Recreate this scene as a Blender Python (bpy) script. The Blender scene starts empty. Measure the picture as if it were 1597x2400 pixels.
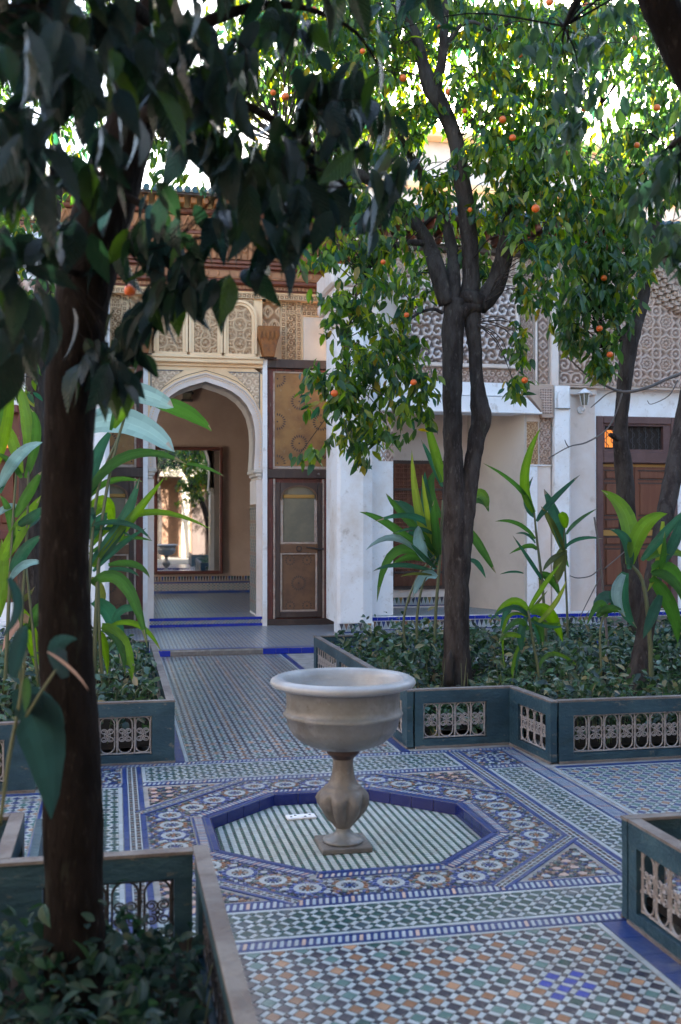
import bpy, bmesh, math, random
import numpy as np
from mathutils import Vector, Matrix
R = math.radians
random.seed(7); rng = np.random.default_rng(7)
S = bpy.context.scene
C = S.collection

# ------------------------------------------------------------------ camera, sky, sun, exposure
EYE = np.array([0., 0., 1.55]); YAW = R(12.0); PIT = R(0.41); FPX = 2487.
cam_d = bpy.data.cameras.new('camera'); cam = bpy.data.objects.new('camera', cam_d); C.objects.link(cam)
cam.location = EYE; cam.rotation_euler = (R(90) + PIT, 0, -YAW)
cam_d.sensor_fit = 'VERTICAL'; cam_d.sensor_height = 36; cam_d.lens = 36 * FPX / 2400
cam_d.clip_start = .05; cam_d.clip_end = 400
cam_d.dof.use_dof = True; cam_d.dof.focus_distance = 9.5; cam_d.dof.aperture_fstop = 3.3
S.camera = cam
W = bpy.data.worlds.new('World'); S.world = W; W.use_nodes = True
SUN_EL, SUN_AZ = R(20.5), R(24)           # azimuth measured from +Y (away from the camera) towards +X
nt = W.node_tree; nt.nodes.clear()
sky = nt.nodes.new('ShaderNodeTexSky'); sky.sky_type = 'NISHITA'; sky.sun_disc = False
sky.sun_elevation = SUN_EL; sky.sun_rotation = SUN_AZ; sky.dust_density = 1.2; sky.air_density = 1.0; sky.ozone_density = 1.2
bg = nt.nodes.new('ShaderNodeBackground'); bg.inputs[1].default_value = .13
wo = nt.nodes.new('ShaderNodeOutputWorld'); nt.links.new(sky.outputs[0], bg.inputs[0]); nt.links.new(bg.outputs[0], wo.inputs[0])
sl = bpy.data.lights.new('sun', 'SUN'); sl.energy = 5.0; sl.angle = R(.5); sl.color = (1, .93, .82)
so = bpy.data.objects.new('sun', sl); C.objects.link(so)
sd = Vector((math.sin(SUN_AZ) * math.cos(SUN_EL), math.cos(SUN_AZ) * math.cos(SUN_EL), math.sin(SUN_EL)))
so.rotation_euler = sd.to_track_quat('Z', 'Y').to_euler(); so.location = sd * 50
S.view_settings.view_transform = 'Standard'; S.view_settings.look = 'None'
S.view_settings.exposure = 3.05; S.view_settings.gamma = 1; S.view_settings.use_curve_mapping = False
S.render.engine = 'CYCLES'; S.cycles.max_bounces = 8; S.cycles.diffuse_bounces = 5; S.cycles.transparent_max_bounces = 4
S.cycles.use_denoising = True

_fw = np.array([math.sin(YAW) * math.cos(PIT), math.cos(YAW) * math.cos(PIT), math.sin(PIT)])
_rt = np.array([math.cos(YAW), -math.sin(YAW), 0.]); _up = np.cross(_rt, _fw)
K = 1.0185
def at(u, v, y):                         # survey mark (in the 1568 px wide working copy) on the plane Y = y
    r = _fw + _rt * (u * K - 798.5) / FPX - _up * (v * K - 1200) / FPX
    return EYE + r * (y / r[1])
def mpp(y): return y / FPX * K           # metres per working pixel at that distance
def seen(p, m=.03):
    d = np.asarray(p) - EYE; w = d @ _fw
    return w > .2 and abs(d @ _rt) / w < .321 + m and abs(d @ _up) / w < .4826 + m

# ------------------------------------------------------------------ object helpers
MESHES = {}
def mesh(name, V, F, mat, cols=None, smooth=False):
    me = bpy.data.meshes.new(name)
    V = np.asarray(V, dtype=np.float32)
    if isinstance(F, np.ndarray) and F.ndim == 2:
        n, k = F.shape
        me.vertices.add(len(V)); me.vertices.foreach_set('co', V.ravel())
        me.loops.add(n * k); me.loops.foreach_set('vertex_index', F.ravel().astype(np.int32))
        me.polygons.add(n); me.polygons.foreach_set('loop_start', np.arange(n, dtype=np.int32) * k)
        me.polygons.foreach_set('loop_total', np.full(n, k, dtype=np.int32))
        me.update(calc_edges=True)
        tot = np.full(n, k)
    else:
        me.from_pydata([tuple(map(float, v)) for v in V], [], [tuple(int(i) for i in f) for f in F])
        me.update(); tot = np.array([len(f) for f in F]) if len(F) else np.array([], int)
    if cols is not None:
        a = me.color_attributes.new('Col', 'FLOAT_COLOR', 'CORNER')
        c = np.repeat(np.asarray(cols, dtype=np.float32), tot, axis=0)
        c = np.concatenate([c[:, :3], np.ones((len(c), 1), np.float32)], 1)
        a.data.foreach_set('color', c.ravel())
    if smooth: me.polygons.foreach_set('use_smooth', np.ones(len(me.polygons), bool))
    if mat: me.materials.append(mat)
    return me
def set_uv(me, uv):
    l = me.uv_layers.new(name='leaf'); vi = np.empty(len(me.loops), np.int32); me.loops.foreach_get('vertex_index', vi)
    l.data.foreach_set('uv', np.asarray(uv, np.float32)[vi].ravel()); return me
def link(name, me, parent=None, kind=None, loc=None, mw=None):
    o = bpy.data.objects.new(name, me); C.objects.link(o)
    if parent is not None: o.parent = parent
    if kind: o['kind'] = kind
    if mw is not None: o.matrix_local = Matrix(mw.tolist() if isinstance(mw, np.ndarray) else mw)
    elif loc is not None: o.location = loc
    return o
def thing(name, label, cat, loc=(0, 0, 0), group=None):
    o = bpy.data.objects.new(name, None); C.objects.link(o); o.location = loc; o.empty_display_size = .1
    o['label'] = label; o['category'] = cat
    if group: o['group'] = group
    return o
class MB:                                # a mesh under construction
    def __init__(s): s.V = []; s.F = []; s.c = []
    def add(s, V, F, col=None):
        n = len(s.V); s.V += [tuple(v) for v in V]; s.F += [tuple(i + n for i in f) for f in F]
        s.c += [col or (1, 1, 1)] * len(F); return s
    def box(s, x0, x1, y0, y1, z0, z1, col=None, bev=0):
        if bev:
            b = min(bev, abs(x1 - x0) * .45, abs(y1 - y0) * .45, abs(z1 - z0) * .45)
            bm = bmesh.new(); bmesh.ops.create_cube(bm, size=1)
            for v in bm.verts:
                v.co = Vector(((x0 + x1) / 2 + v.co.x * (x1 - x0), (y0 + y1) / 2 + v.co.y * (y1 - y0), (z0 + z1) / 2 + v.co.z * (z1 - z0)))
            bmesh.ops.bevel(bm, geom=bm.edges[:], offset=b, segments=1, affect='EDGES')
            bm.verts.index_update()
            s.add([v.co[:] for v in bm.verts], [[v.index for v in f.verts] for f in bm.faces], col); bm.free(); return s
        V = [(x, y, z) for x in (x0, x1) for y in (y0, y1) for z in (z0, z1)]
        return s.add(V, [(0, 1, 3, 2), (4, 6, 7, 5), (0, 4, 5, 1), (2, 3, 7, 6), (0, 2, 6, 4), (1, 5, 7, 3)], col)
    def obox(s, p0, p1, t, z0, z1, col=None, side=0):   # an upright board from p0 to p1 (xy), thickness t
        p0 = np.array(p0, float); p1 = np.array(p1, float); d = (p1 - p0) / np.linalg.norm(p1 - p0); n = np.array([-d[1], d[0]])
        a, b = (-t / 2, t / 2) if side == 0 else ((0, t) if side > 0 else (-t, 0))
        q = [p0 + n * a, p1 + n * a, p1 + n * b, p0 + n * b]
        V = [(*x, z0) for x in q] + [(*x, z1) for x in q]
        return s.add(V, [(3, 2, 1, 0), (4, 5, 6, 7), (0, 1, 5, 4), (1, 2, 6, 5), (2, 3, 7, 6), (3, 0, 4, 7)], col)
    def prism(s, pts, y0, y1, col=None):                # polygon in XZ pushed through Y
        n = len(pts); V = [(x, y0, z) for x, z in pts] + [(x, y1, z) for x, z in pts]
        F = [tuple(range(n)), tuple(range(2 * n - 1, n - 1, -1))] + [(i, i + n, (i + 1) % n + n, (i + 1) % n) for i in range(n)]
        return s.add(V, F, col)
    def quadstrip(s, A, B, y0, y1, col=None):           # band between two XZ polylines, with front, edges
        n = len(A); V = [(x, y0, z) for x, z in A] + [(x, y0, z) for x, z in B] + [(x, y1, z) for x, z in A] + [(x, y1, z) for x, z in B]
        F = []
        for i in range(n - 1):
            F += [(i, i + 1, n + i + 1, n + i), (i, 2 * n + i, 2 * n + i + 1, i + 1), (n + i, n + i + 1, 3 * n + i + 1, 3 * n + i)]
        return s.add(V, F, col)
    def done(s, name, mat, parent=None, kind=None, smooth=False, col=False):
        return link(name, mesh(name, s.V, s.F, mat, s.c if col else None, smooth), parent, kind)
def tube(P, r, n=8, closed=False):
    P = np.asarray(P, float); m = len(P); r = np.broadcast_to(r, (m,))
    T = np.gradient(P, axis=0); T /= np.linalg.norm(T, axis=1)[:, None] + 1e-9
    ref = np.array([0, 0, 1.]) if abs(T[0][2]) < .8 else np.array([1., 0, 0]); V = []; u = ref
    for i in range(m):
        u = u - T[i] * (u @ T[i]); u /= np.linalg.norm(u) + 1e-9; w = np.cross(T[i], u)
        for k in range(n):
            a = 2 * math.pi * k / n; V.append(P[i] + (u * math.cos(a) + w * math.sin(a)) * r[i])
    F = [(i * n + k, i * n + (k + 1) % n, (i + 1) * n + (k + 1) % n, (i + 1) * n + k) for i in range(m - 1) for k in range(n)]
    F += [tuple(range(n - 1, -1, -1)), tuple(range((m - 1) * n, m * n))]
    return V, F
def spline(P, k=6):
    P = np.asarray(P, float); Q = np.vstack([2 * P[0] - P[1], P, 2 * P[-1] - P[-2]]); out = []
    for i in range(1, len(Q) - 2):
        for t in np.linspace(0, 1, k, endpoint=False):
            a, b, c, d = Q[i - 1], Q[i], Q[i + 1], Q[i + 2]
            out.append(.5 * (2 * b + (c - a) * t + (2 * a - 5 * b + 4 * c - d) * t * t + (3 * b - a - 3 * c + d) * t ** 3))
    out.append(Q[-2]); return np.array(out)
def lathe(prof, n=48, mod=None):
    V = []; F = []; m = len(prof)
    for i, (r, z) in enumerate(prof):
        for k in range(n):
            a = 2 * math.pi * k / n; rr = r * (mod(a, z) if mod else 1)
            V.append((rr * math.cos(a), rr * math.sin(a), z))
    for i in range(m - 1):
        for k in range(n): F.append((i * n + k, i * n + (k + 1) % n, (i + 1) * n + (k + 1) % n, (i + 1) * n + k))
    return V, F

# ------------------------------------------------------------------ materials
def mat(name, col, rough=.6, noise=None, bump=0, bscale=40, metal=0, spec=.5, attr=False, coat=0, nscale=4, trans=0, tcol=None, stretch=None):
    """col: base colour; noise: list of (scale, second colour, low, high) wear layers on the thing itself"""
    m = bpy.data.materials.new(name); m.use_nodes = True; N = m.node_tree.nodes; L = m.node_tree.links
    b = N['Principled BSDF']; b.inputs['Roughness'].default_value = rough; b.inputs['Metallic'].default_value = metal
    b.inputs['Specular IOR Level'].default_value = spec; b.inputs['Coat Weight'].default_value = coat
    tc = N.new('ShaderNodeTexCoord'); mp = N.new('ShaderNodeMapping'); L.new(tc.outputs['Object'], mp.inputs[0])
    if stretch: mp.inputs['Scale'].default_value = stretch
    if attr:
        a = N.new('ShaderNodeAttribute'); a.attribute_name = 'Col'; cur = a.outputs['Color']
    else:
        c = N.new('ShaderNodeRGB'); c.outputs[0].default_value = (*col, 1); cur = c.outputs[0]
    for sc, c2, lo, hi in (noise or []):
        n = N.new('ShaderNodeTexNoise'); n.inputs['Scale'].default_value = sc; n.inputs['Detail'].default_value = 8; n.inputs['Roughness'].default_value = .65
        L.new(mp.outputs[0], n.inputs['Vector'])
        rp = N.new('ShaderNodeMapRange'); rp.inputs[1].default_value = lo; rp.inputs[2].default_value = hi; L.new(n.outputs[0], rp.inputs[0])
        mx = N.new('ShaderNodeMix'); mx.data_type = 'RGBA'; L.new(rp.outputs[0], mx.inputs[0]); L.new(cur, mx.inputs[6])
        mx.inputs[7].default_value = (*c2, 1); cur = mx.outputs[2]
    L.new(cur, b.inputs['Base Color'])
    if bump:
        n = N.new('ShaderNodeTexNoise'); n.inputs['Scale'].default_value = bscale; n.inputs['Detail'].default_value = 6
        L.new(mp.outputs[0], n.inputs['Vector'])
        bp = N.new('ShaderNodeBump'); bp.inputs['Strength'].default_value = bump; bp.inputs['Distance'].default_value = .01
        L.new(n.outputs[0], bp.inputs['Height']); L.new(bp.outputs[0], b.inputs['Normal'])
    if trans:
        t = N.new('ShaderNodeBsdfTranslucent'); hs = N.new('ShaderNodeHueSaturation'); hs.inputs['Hue'].default_value = .475
        hs.inputs['Saturation'].default_value = 1.15; hs.inputs['Value'].default_value = 4.2; L.new(cur, hs.inputs['Color']); L.new(hs.outputs[0], t.inputs[0])
        ms = N.new('ShaderNodeMixShader'); ms.inputs[0].default_value = trans
        L.new(b.outputs[0], ms.inputs[1]); L.new(t.outputs[0], ms.inputs[2]); L.new(ms.outputs[0], N['Material Output'].inputs[0])
    return m
def veined(m, kind):
    """side veins and a pale midrib, laid out along each leaf"""
    N = m.node_tree.nodes; L = m.node_tree.links; b = N['Principled BSDF']
    uv = N.new('ShaderNodeUVMap'); uv.uv_map = 'leaf'; sp = N.new('ShaderNodeSeparateXYZ'); L.new(uv.outputs[0], sp.inputs[0])
    def mth(op, a, c, d=0):
        n = N.new('ShaderNodeMath'); n.operation = op
        for i, q in enumerate((a, c, d)):
            if isinstance(q, (int, float)): n.inputs[i].default_value = q
            else: L.new(q, n.inputs[i])
        return n.outputs[0]
    av = mth('ABSOLUTE', sp.outputs[1], 0)
    ph = mth('SUBTRACT', sp.outputs[0], mth('MULTIPLY', av, .32 if kind == 'citrus' else .12)) if kind == 'citrus' else mth('ADD', mth('MULTIPLY', av, 1.3), mth('MULTIPLY', sp.outputs[0], .35))
    wv = mth('SINE', mth('MULTIPLY', ph, 62 if kind == 'citrus' else 48), 0)
    rib = mth('LESS_THAN', av, .05)
    vein = mth('MAXIMUM', mth('MULTIPLY', mth('POWER', mth('ABSOLUTE', wv, 0), 6), .5), rib)
    col = b.inputs['Base Color'].links[0].from_socket; mx = N.new('ShaderNodeMix'); mx.data_type = 'RGBA'; mx.blend_type = 'MIX'
    L.new(mth('MULTIPLY', vein, .38), mx.inputs[0]); L.new(col, mx.inputs[6])
    hs = N.new('ShaderNodeHueSaturation'); hs.inputs['Value'].default_value = 2.0; hs.inputs['Saturation'].default_value = .8; L.new(col, hs.inputs['Color']); L.new(hs.outputs[0], mx.inputs[7]); L.new(mx.outputs[2], b.inputs['Base Color'])
    bp = N.new('ShaderNodeBump'); bp.inputs['Strength'].default_value = .55; bp.inputs['Distance'].default_value = .004; L.new(wv, bp.inputs['Height'])
    if b.inputs['Normal'].links: L.new(b.inputs['Normal'].links[0].from_socket, bp.inputs['Normal'])
    L.new(bp.outputs[0], b.inputs['Normal']); return m
M = dict(
 tile=mat('glazed_mosaic', (1, 1, 1), .28, attr=True, noise=[(.9, (.22, .22, .22), .52, 1.1), (5, (.24, .22, .20), .54, .85), (60, (.22, .19, .17), .62, .9)], bump=.15, bscale=50),
 grout=mat('grout', (.30, .28, .26), .85, noise=[(9, (.17, .15, .13), .4, .7)]),
 white=mat('limewash', (.80, .79, .79), .8, noise=[(1.1, (.62, .53, .45), .46, .70), (6, (.40, .33, .27), .58, .78), (30, (.55, .5, .45), .6, .75)], bump=.35, bscale=14),
 pink=mat('pinkish_plaster', (.66, .535, .455), .8, noise=[(1.1, (.74, .66, .61), .45, .65), (6, (.46, .34, .27), .58, .85)], bump=.25, bscale=18),
 beige=mat('beige_plaster', (.56, .48, .40), .8, noise=[(1.6, (.46, .38, .31), .45, .75)], bump=.2, bscale=20),
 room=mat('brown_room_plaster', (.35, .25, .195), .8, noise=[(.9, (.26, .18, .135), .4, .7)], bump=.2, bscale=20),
 mirrorframe=mat('dark_red_lacquer', (.075, .018, .012), .4),
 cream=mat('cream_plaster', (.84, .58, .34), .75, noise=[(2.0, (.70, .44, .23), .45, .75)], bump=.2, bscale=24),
 stucco=mat('carved_stucco', (.50, .36, .25), .85, attr=True, noise=[(3, (.36, .22, .13), .45, .9)], bump=.3, bscale=60),
 plainst=mat('plain_stucco', (.46, .34, .27), .85, noise=[(3, (.38, .27, .21), .4, .7)], bump=.3, bscale=60),
 redwood=mat('painted_cedar', (.145, .036, .014), .6, noise=[(6, (.21, .07, .026), .5, .8)], bump=.3, bscale=30),
 ochrel=mat('painted_cedar_relief', (.34, .135, .05), .6, noise=[(9, (.20, .07, .028), .45, .75)]),
 redframe=mat('worn_red_paint', (.15, .035, .025), .6, noise=[(5, (.08, .03, .022), .42, .62), (13, (.34, .27, .23), .61, .74)], bump=.35, bscale=30, stretch=(3, 3, .6)),
 ochre=mat('painted_ochre_panel', (.29, .145, .045), .6, noise=[(4, (.185, .085, .03), .4, .66), (14, (.30, .22, .12), .6, .8)], bump=.2, bscale=40),
 brownpan=mat('painted_brown_panel', (.165, .082, .04), .6, noise=[(5, (.095, .045, .025), .4, .7)], bump=.2, bscale=40),
 darkwood=mat('dark_cedar', (.055, .032, .025), .55, noise=[(7, (.10, .065, .05), .5, .75)], bump=.35, bscale=30, stretch=(1, 1, .25)),
 doorwood=mat('red_brown_door', (.15, .048, .022), .55, noise=[(6, (.19, .075, .035), .45, .75)], bump=.3, bscale=30, stretch=(3, 3, .3)),
 frame2=mat('plum_door_frame', (.11, .055, .048), .6, noise=[(6, (.15, .08, .07), .45, .75)], bump=.2),
 gold=mat('gilt_strip', (.38, .20, .045), .5),
 console=mat('orange_cedar', (.27, .085, .008), .55, noise=[(8, (.12, .034, .01), .45, .7)], bump=.3, bscale=40),
 worn=mat('worn_trim', (.42, .33, .27), .8, noise=[(9, (.26, .15, .11), .45, .7)], bump=.3),
 teal=mat('weathered_teal_paint', (.024, .058, .080), .45, noise=[(4, (.042, .088, .108), .45, .7), (15, (.13, .125, .11), .60, .68), (2.2, (.012, .032, .042), .5, .7)], bump=.45, bscale=35, spec=.3, stretch=(1, 1, 2)),
 cap=mat('bare_weathered_wood', (.18, .158, .142), .85, noise=[(5, (.125, .10, .088), .42, .58), (9, (.09, .10, .10), .60, .70), (30, (.09, .07, .06), .60, .74)], bump=.6, bscale=40, stretch=(1, 1, 1)),
 iron=mat('pale_wrought_iron', (.34, .315, .30), .6, noise=[(30, (.20, .16, .14), .4, .7)], bump=.3, bscale=90),
 darkiron=mat('dark_iron', (.035, .03, .03), .5),
 rimstone=mat('polished_marble_rim', (.36, .375, .39), .3, noise=[(4, (.27, .27, .265), .45, .7), (30, (.35, .32, .30), .62, .85)], bump=.2, bscale=30),
 marble=mat('weathered_marble', (.185, .19, .188), .42, noise=[(3, (.13, .118, .10), .44, .66), (9, (.25, .25, .248), .52, .70), (26, (.10, .085, .07), .60, .76)], bump=.25, bscale=30),
 stone=mat('brown_marble', (.165, .148, .132), .5, noise=[(5, (.085, .072, .06), .42, .66), (18, (.24, .225, .21), .55, .8)], bump=.4, bscale=34),
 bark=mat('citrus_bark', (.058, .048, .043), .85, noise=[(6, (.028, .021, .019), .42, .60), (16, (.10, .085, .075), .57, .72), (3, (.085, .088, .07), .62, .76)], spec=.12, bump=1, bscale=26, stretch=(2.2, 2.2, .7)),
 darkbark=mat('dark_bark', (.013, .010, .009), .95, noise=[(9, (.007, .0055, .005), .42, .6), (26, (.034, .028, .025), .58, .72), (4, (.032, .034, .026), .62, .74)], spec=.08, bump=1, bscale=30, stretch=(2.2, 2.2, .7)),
 leaf=mat('citrus_leaf', (1, 1, 1), .36, attr=True, spec=.42, trans=.42),
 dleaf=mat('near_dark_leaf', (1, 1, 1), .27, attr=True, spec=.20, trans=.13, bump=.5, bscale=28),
 blade=mat('ginger_leaf', (1, 1, 1), .42, attr=True, spec=.3, trans=.34, bump=.3, bscale=22),
 cover=mat('ground_cover_leaf', (1, 1, 1), .34, attr=True, spec=.4, trans=.15),
 stem=mat('green_stem', (.09, .10, .045), .6), twig=mat('grey_twig', (.12, .10, .09), .8),
 soil=mat('dark_soil', (.026, .019, .014), .95, spec=.05, noise=[(8, (.02, .015, .012), .4, .7)], bump=.8, bscale=12),
 orange=mat('orange_peel', (.56, .085, .004), .45, bump=.25, bscale=120, noise=[(5, (.55, .13, .006), .5, .75)]),
 glass=mat('dusty_glass', (.13, .125, .095), .25, noise=[(5, (.19, .165, .115), .4, .7)]),
 silver=mat('old_mirror', (.78, .80, .80), .02, metal=1),
 dark=mat('dark_interior', (.03, .022, .018), .9), brass=mat('brass', (.45, .3, .12), .35, metal=1),
 navyglaze=mat('navy_glaze', (.008, .015, .12), .22, noise=[(7, (.012, .022, .16), .4, .7)], bump=.1),
 blueglaze=mat('cobalt_glaze', (.010, .024, .27), .22, noise=[(7, (.016, .034, .33), .4, .7)], bump=.1),
)
lamp_m = bpy.data.materials.new('lit_amber_glass'); lamp_m.use_nodes = True
veined(M['dleaf'], 'citrus'); veined(M['blade'], 'blade')
_e = lamp_m.node_tree.nodes['Principled BSDF']; _e.inputs['Base Color'].default_value = (.5, .2, .05, 1)
_e.inputs['Emission Color'].default_value = (1, .27, .03, 1); _e.inputs['Emission Strength'].default_value = .13

# ------------------------------------------------------------------ the tiled ground
WHT = (.37, .405, .415); GRN = (.016, .062, .060); NAV = (.024, .025, .045); ORG = (.215, .10, .052); BLU = (.014, .040, .165); PAL = (.34, .40, .43); GRY = (.12, .16, .16)
CX0, CY0 = 1.155, 5.27
def clip(poly, reg):
    out = list(poly)
    for i in range(len(reg)):
        a = reg[i]; b = reg[(i + 1) % len(reg)]; ex, ey = b[0] - a[0], b[1] - a[1]
        inp, out = out, []
        for k in range(len(inp)):
            P, Q = inp[k - 1], inp[k]
            sp = ex * (P[1] - a[1]) - ey * (P[0] - a[0]); sq = ex * (Q[1] - a[1]) - ey * (Q[0] - a[0])
            if (sp < 0) != (sq < 0):
                t = sp / (sp - sq); out.append((P[0] + (Q[0] - P[0]) * t, P[1] + (Q[1] - P[1]) * t))
            if sq >= 0: out.append(Q)
        if len(out) < 3: return None
    return out
def inside(p, reg):
    for i in range(len(reg)):
        a = reg[i]; b = reg[(i + 1) % len(reg)]
        if (b[0] - a[0]) * (p[1] - a[1]) - (b[1] - a[1]) * (p[0] - a[0]) < 0: return False
    return True
class Mosaic:
    def __init__(s): s.P = []            # (polygon, z, colour, key)
    def poly(s, pts, col, z=0., jit=.1, key=None):
        k = 1 + random.uniform(-jit, jit); s.P.append((pts, z, (col[0] * k, col[1] * k, col[2] * k), key))
    def lattice(s, reg, colf, z=0., p=.044, q=.0485, ox=0., oy=0., keep=True):
        ax, ay, e = p * .68, q * .68, .9
        small = [(0, q - ay), ((p - ax) * .42, (q - ay) * .42), (p - ax, 0), ((p - ax) * .42, -(q - ay) * .42), (0, -(q - ay)), (-(p - ax) * .42, -(q - ay) * .42), (-(p - ax), 0), (-(p - ax) * .42, (q - ay) * .42)]
        big = [(ax, 0), (0, ay), (-ax, 0), (0, -ay)]
        b0 = min(x for x, y in reg), min(y for x, y in reg); b1 = max(x for x, y in reg), max(y for x, y in reg)
        def put(cx, cy, sh, col, kind):
            sh2 = [(cx + x * e, cy + y * e) for x, y in sh]
            n = sum(inside(v, reg) for v in sh2)
            if n == 0: return
            if n < len(sh2):
                c = clip(sh2, reg)
                if c: s.poly(c, col, z)
            else: s.poly(sh2, col, z, key=kind if keep else None)
        for i in range(int((b0[0] - ox) / (2 * p)) - 1, int((b1[0] - ox) / (2 * p)) + 2):
            for j in range(int((b0[1] - oy) / (2 * q)) - 1, int((b1[1] - oy) / (2 * q)) + 2):
                x, y = ox + 2 * p * i, oy + 2 * q * j
                put(x, y, big, colf(i, j, 0), 'big'); put(x + p, y + q, big, colf(i, j, 1), 'big')
                put(x + p, y, small, colf(i, j, 2), 'sm'); put(x, y + q, small, colf(i, j, 2), 'sm')
                for sx, sy in ((1, 1), (-1, 1), (-1, -1), (1, -1)):
                    mx, my = sx * p / 2, sy * q / 2
                    h = [(0, sy * ay), (sx * (p - ax) * .25, sy * (q - (q - ay) * .25)), (sx * (p - ax), sy * q), (sx * p, sy * (q - ay)), (sx * (p - (p - ax) * .25), sy * (q - ay) * .25), (sx * ax, 0)]
                    # hexagon between big pieces: starts and ends at the small ones
                    h = [(0, sy * ay), (sx * (p - ax) * .62, sy * (ay + (q - ay) * .62 * .9)), (sx * (p - ax), sy * q), (sx * p, sy * (q - ay)), (sx * (ax + (p - ax) * .62 * .9), sy * (q - ay) * .62), (sx * ax, 0)]
                    if sx * sy > 0: h = h[::-1]
                    put(x + mx, y + my, [(a - mx, b - my) for a, b in h], colf(i, j, 3), 'hex%d%d' % (sx, sy))
    def strip(s, p0, p1, w, col, z=0., L=.12, off=0.):
        """a run of plain border tiles of width w, its near edge 'off' to the left of p0->p1"""
        p0 = np.array(p0, float); p1 = np.array(p1, float); D = np.linalg.norm(p1 - p0); d = (p1 - p0) / D; n = np.array([-d[1], d[0]])
        m = max(1, int(round(D / L)))
        for k in range(m):
            a, b = D * k / m + .001, D * (k + 1) / m - .001
            q = [p0 + d * a + n * (off + .001), p0 + d * b + n * (off + .001), p0 + d * b + n * (off + w - .001), p0 + d * a + n * (off + w - .001)]
            s.poly([tuple(v) for v in q], col, z)
    def chain(s, p0, p1, w, cols, z=0., L=.026, off=0., slant=0., fill=.55, ground=None):
        p0 = np.array(p0, float); p1 = np.array(p1, float); D = np.linalg.norm(p1 - p0); d = (p1 - p0) / D; n = np.array([-d[1], d[0]])
        m = max(1, int(round(D / L))); l = D / m
        for k in range(m):
            for a, b, c in ((l * k, l * (k + fill), cols[k % len(cols)]), (l * (k + fill), l * (k + 1), ground or BLU)):
                a += .0009; b -= .0009
                q = [p0 + d * a + n * off, p0 + d * b + n * off, p0 + d * (b + slant) + n * (off + w), p0 + d * (a + slant) + n * (off + w)]
                s.poly([tuple(v) for v in q], c, z)
    def rope(s, p0, p1, w, z=0., off=0., b=.014, cols=None):
        s.strip(p0, p1, b, BLU, z, .1, off); s.strip(p0, p1, b, BLU, z, .1, off + w - b)
        s.chain(p0, p1, w - 2 * b - .004, cols or [WHT, WHT, PAL, WHT, WHT, (.52, .36, .28), WHT, PAL], z, .027, off + b + .002, .012)
    def triple(s, p0, p1, w, z=0., off=0.):
        b = w * .24; t = w * .065; c = w * .15
        s.strip(p0, p1, b, BLU, z, .14, off); s.strip(p0, p1, b, BLU, z, .14, off + w - b)
        o = off + b
        s.strip(p0, p1, t, WHT, z, .09, o); o += t
        s.chain(p0, p1, c, [ORG, GRN, WHT, NAV, ORG, WHT], z, .016, o, 0, .6, NAV); o += c
        s.strip(p0, p1, w - 2 * (b + t + c), WHT, z, .05, o); o += w - 2 * (b + t + c)
        s.chain(p0, p1, c, [GRN, WHT, ORG, NAV, WHT], z, .016, o, 0, .6, NAV); o += c
        s.strip(p0, p1, t, WHT, z, .09, o)
    def tess(s, test, x0, x1, y0, y1, z=0., g=.0175, star=None, pal=None):
        pal = pal or [BLU, NAV, GRN, ORG, WHT, BLU, GRY, NAV, (.10, .13, .30)]
        for i in range(int((x1 - x0) / g) + 1):
            for j in range(int((y1 - y0) / g) + 1):
                x, y = x0 + i * g + (g / 2 if j % 2 else 0), y0 + j * g
                if not test(x, y): continue
                h = g * .66 if (i + j) % 3 else g * .5; c = pal[(i * 5 + j * 3 + (i * j) % 4) % len(pal)]
                s.poly([(x + h, y), (x, y + h), (x - h, y), (x, y - h)] if (i + j) % 2 else [(x + h * .7, y + h * .7), (x - h * .7, y + h * .7), (x - h * .7, y - h * .7), (x + h * .7, y - h * .7)], c, z)
    def ring(s, cx, cy, r0, r1, n, col, z=0., ph=0., gap=.1, kite=0):
        for k in range(n):
            a0 = 2 * math.pi * (k + gap / 2) / n + ph; a1 = 2 * math.pi * (k + 1 - gap / 2) / n + ph; am = (a0 + a1) / 2
            c = col[k % len(col)] if isinstance(col, list) else col
            f = lambda r, a: (cx + r * math.cos(a), cy + r * math.sin(a))
            if kite: s.poly([f(r0, am), f((r0 + r1) / 2, a0), f(r1, am), f((r0 + r1) / 2, a1)][::1], c, z, key=None)
            else: s.poly([f(r0, a0), f(r1, a0), f(r1 * (1.02 if r1 > .01 else 1), am), f(r1, a1), f(r0, a1)], c, z)
    def medal(s, cx, cy, kind, z=0., R_=.076):
        f = R_ / .076
        s.ring(cx, cy, 0, .012 * f, 8, BLU if kind else ORG, z)
        s.ring(cx, cy, .012 * f, .036 * f, 8, [BLU, NAV] if kind else [NAV, ORG], z, .2, kite=1)
        s.ring(cx, cy, .014 * f, .037 * f, 8, PAL, z, .2 + math.pi / 8, .55, kite=1)
        s.ring(cx, cy, .038 * f, .060 * f, 16, WHT, z, 0, .12)
        s.ring(cx, cy, .061 * f, .078 * f, 16, [ORG, GRY, ORG] if kind else [BLU, (.08, .12, .3)], z, .1, .25)
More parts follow.
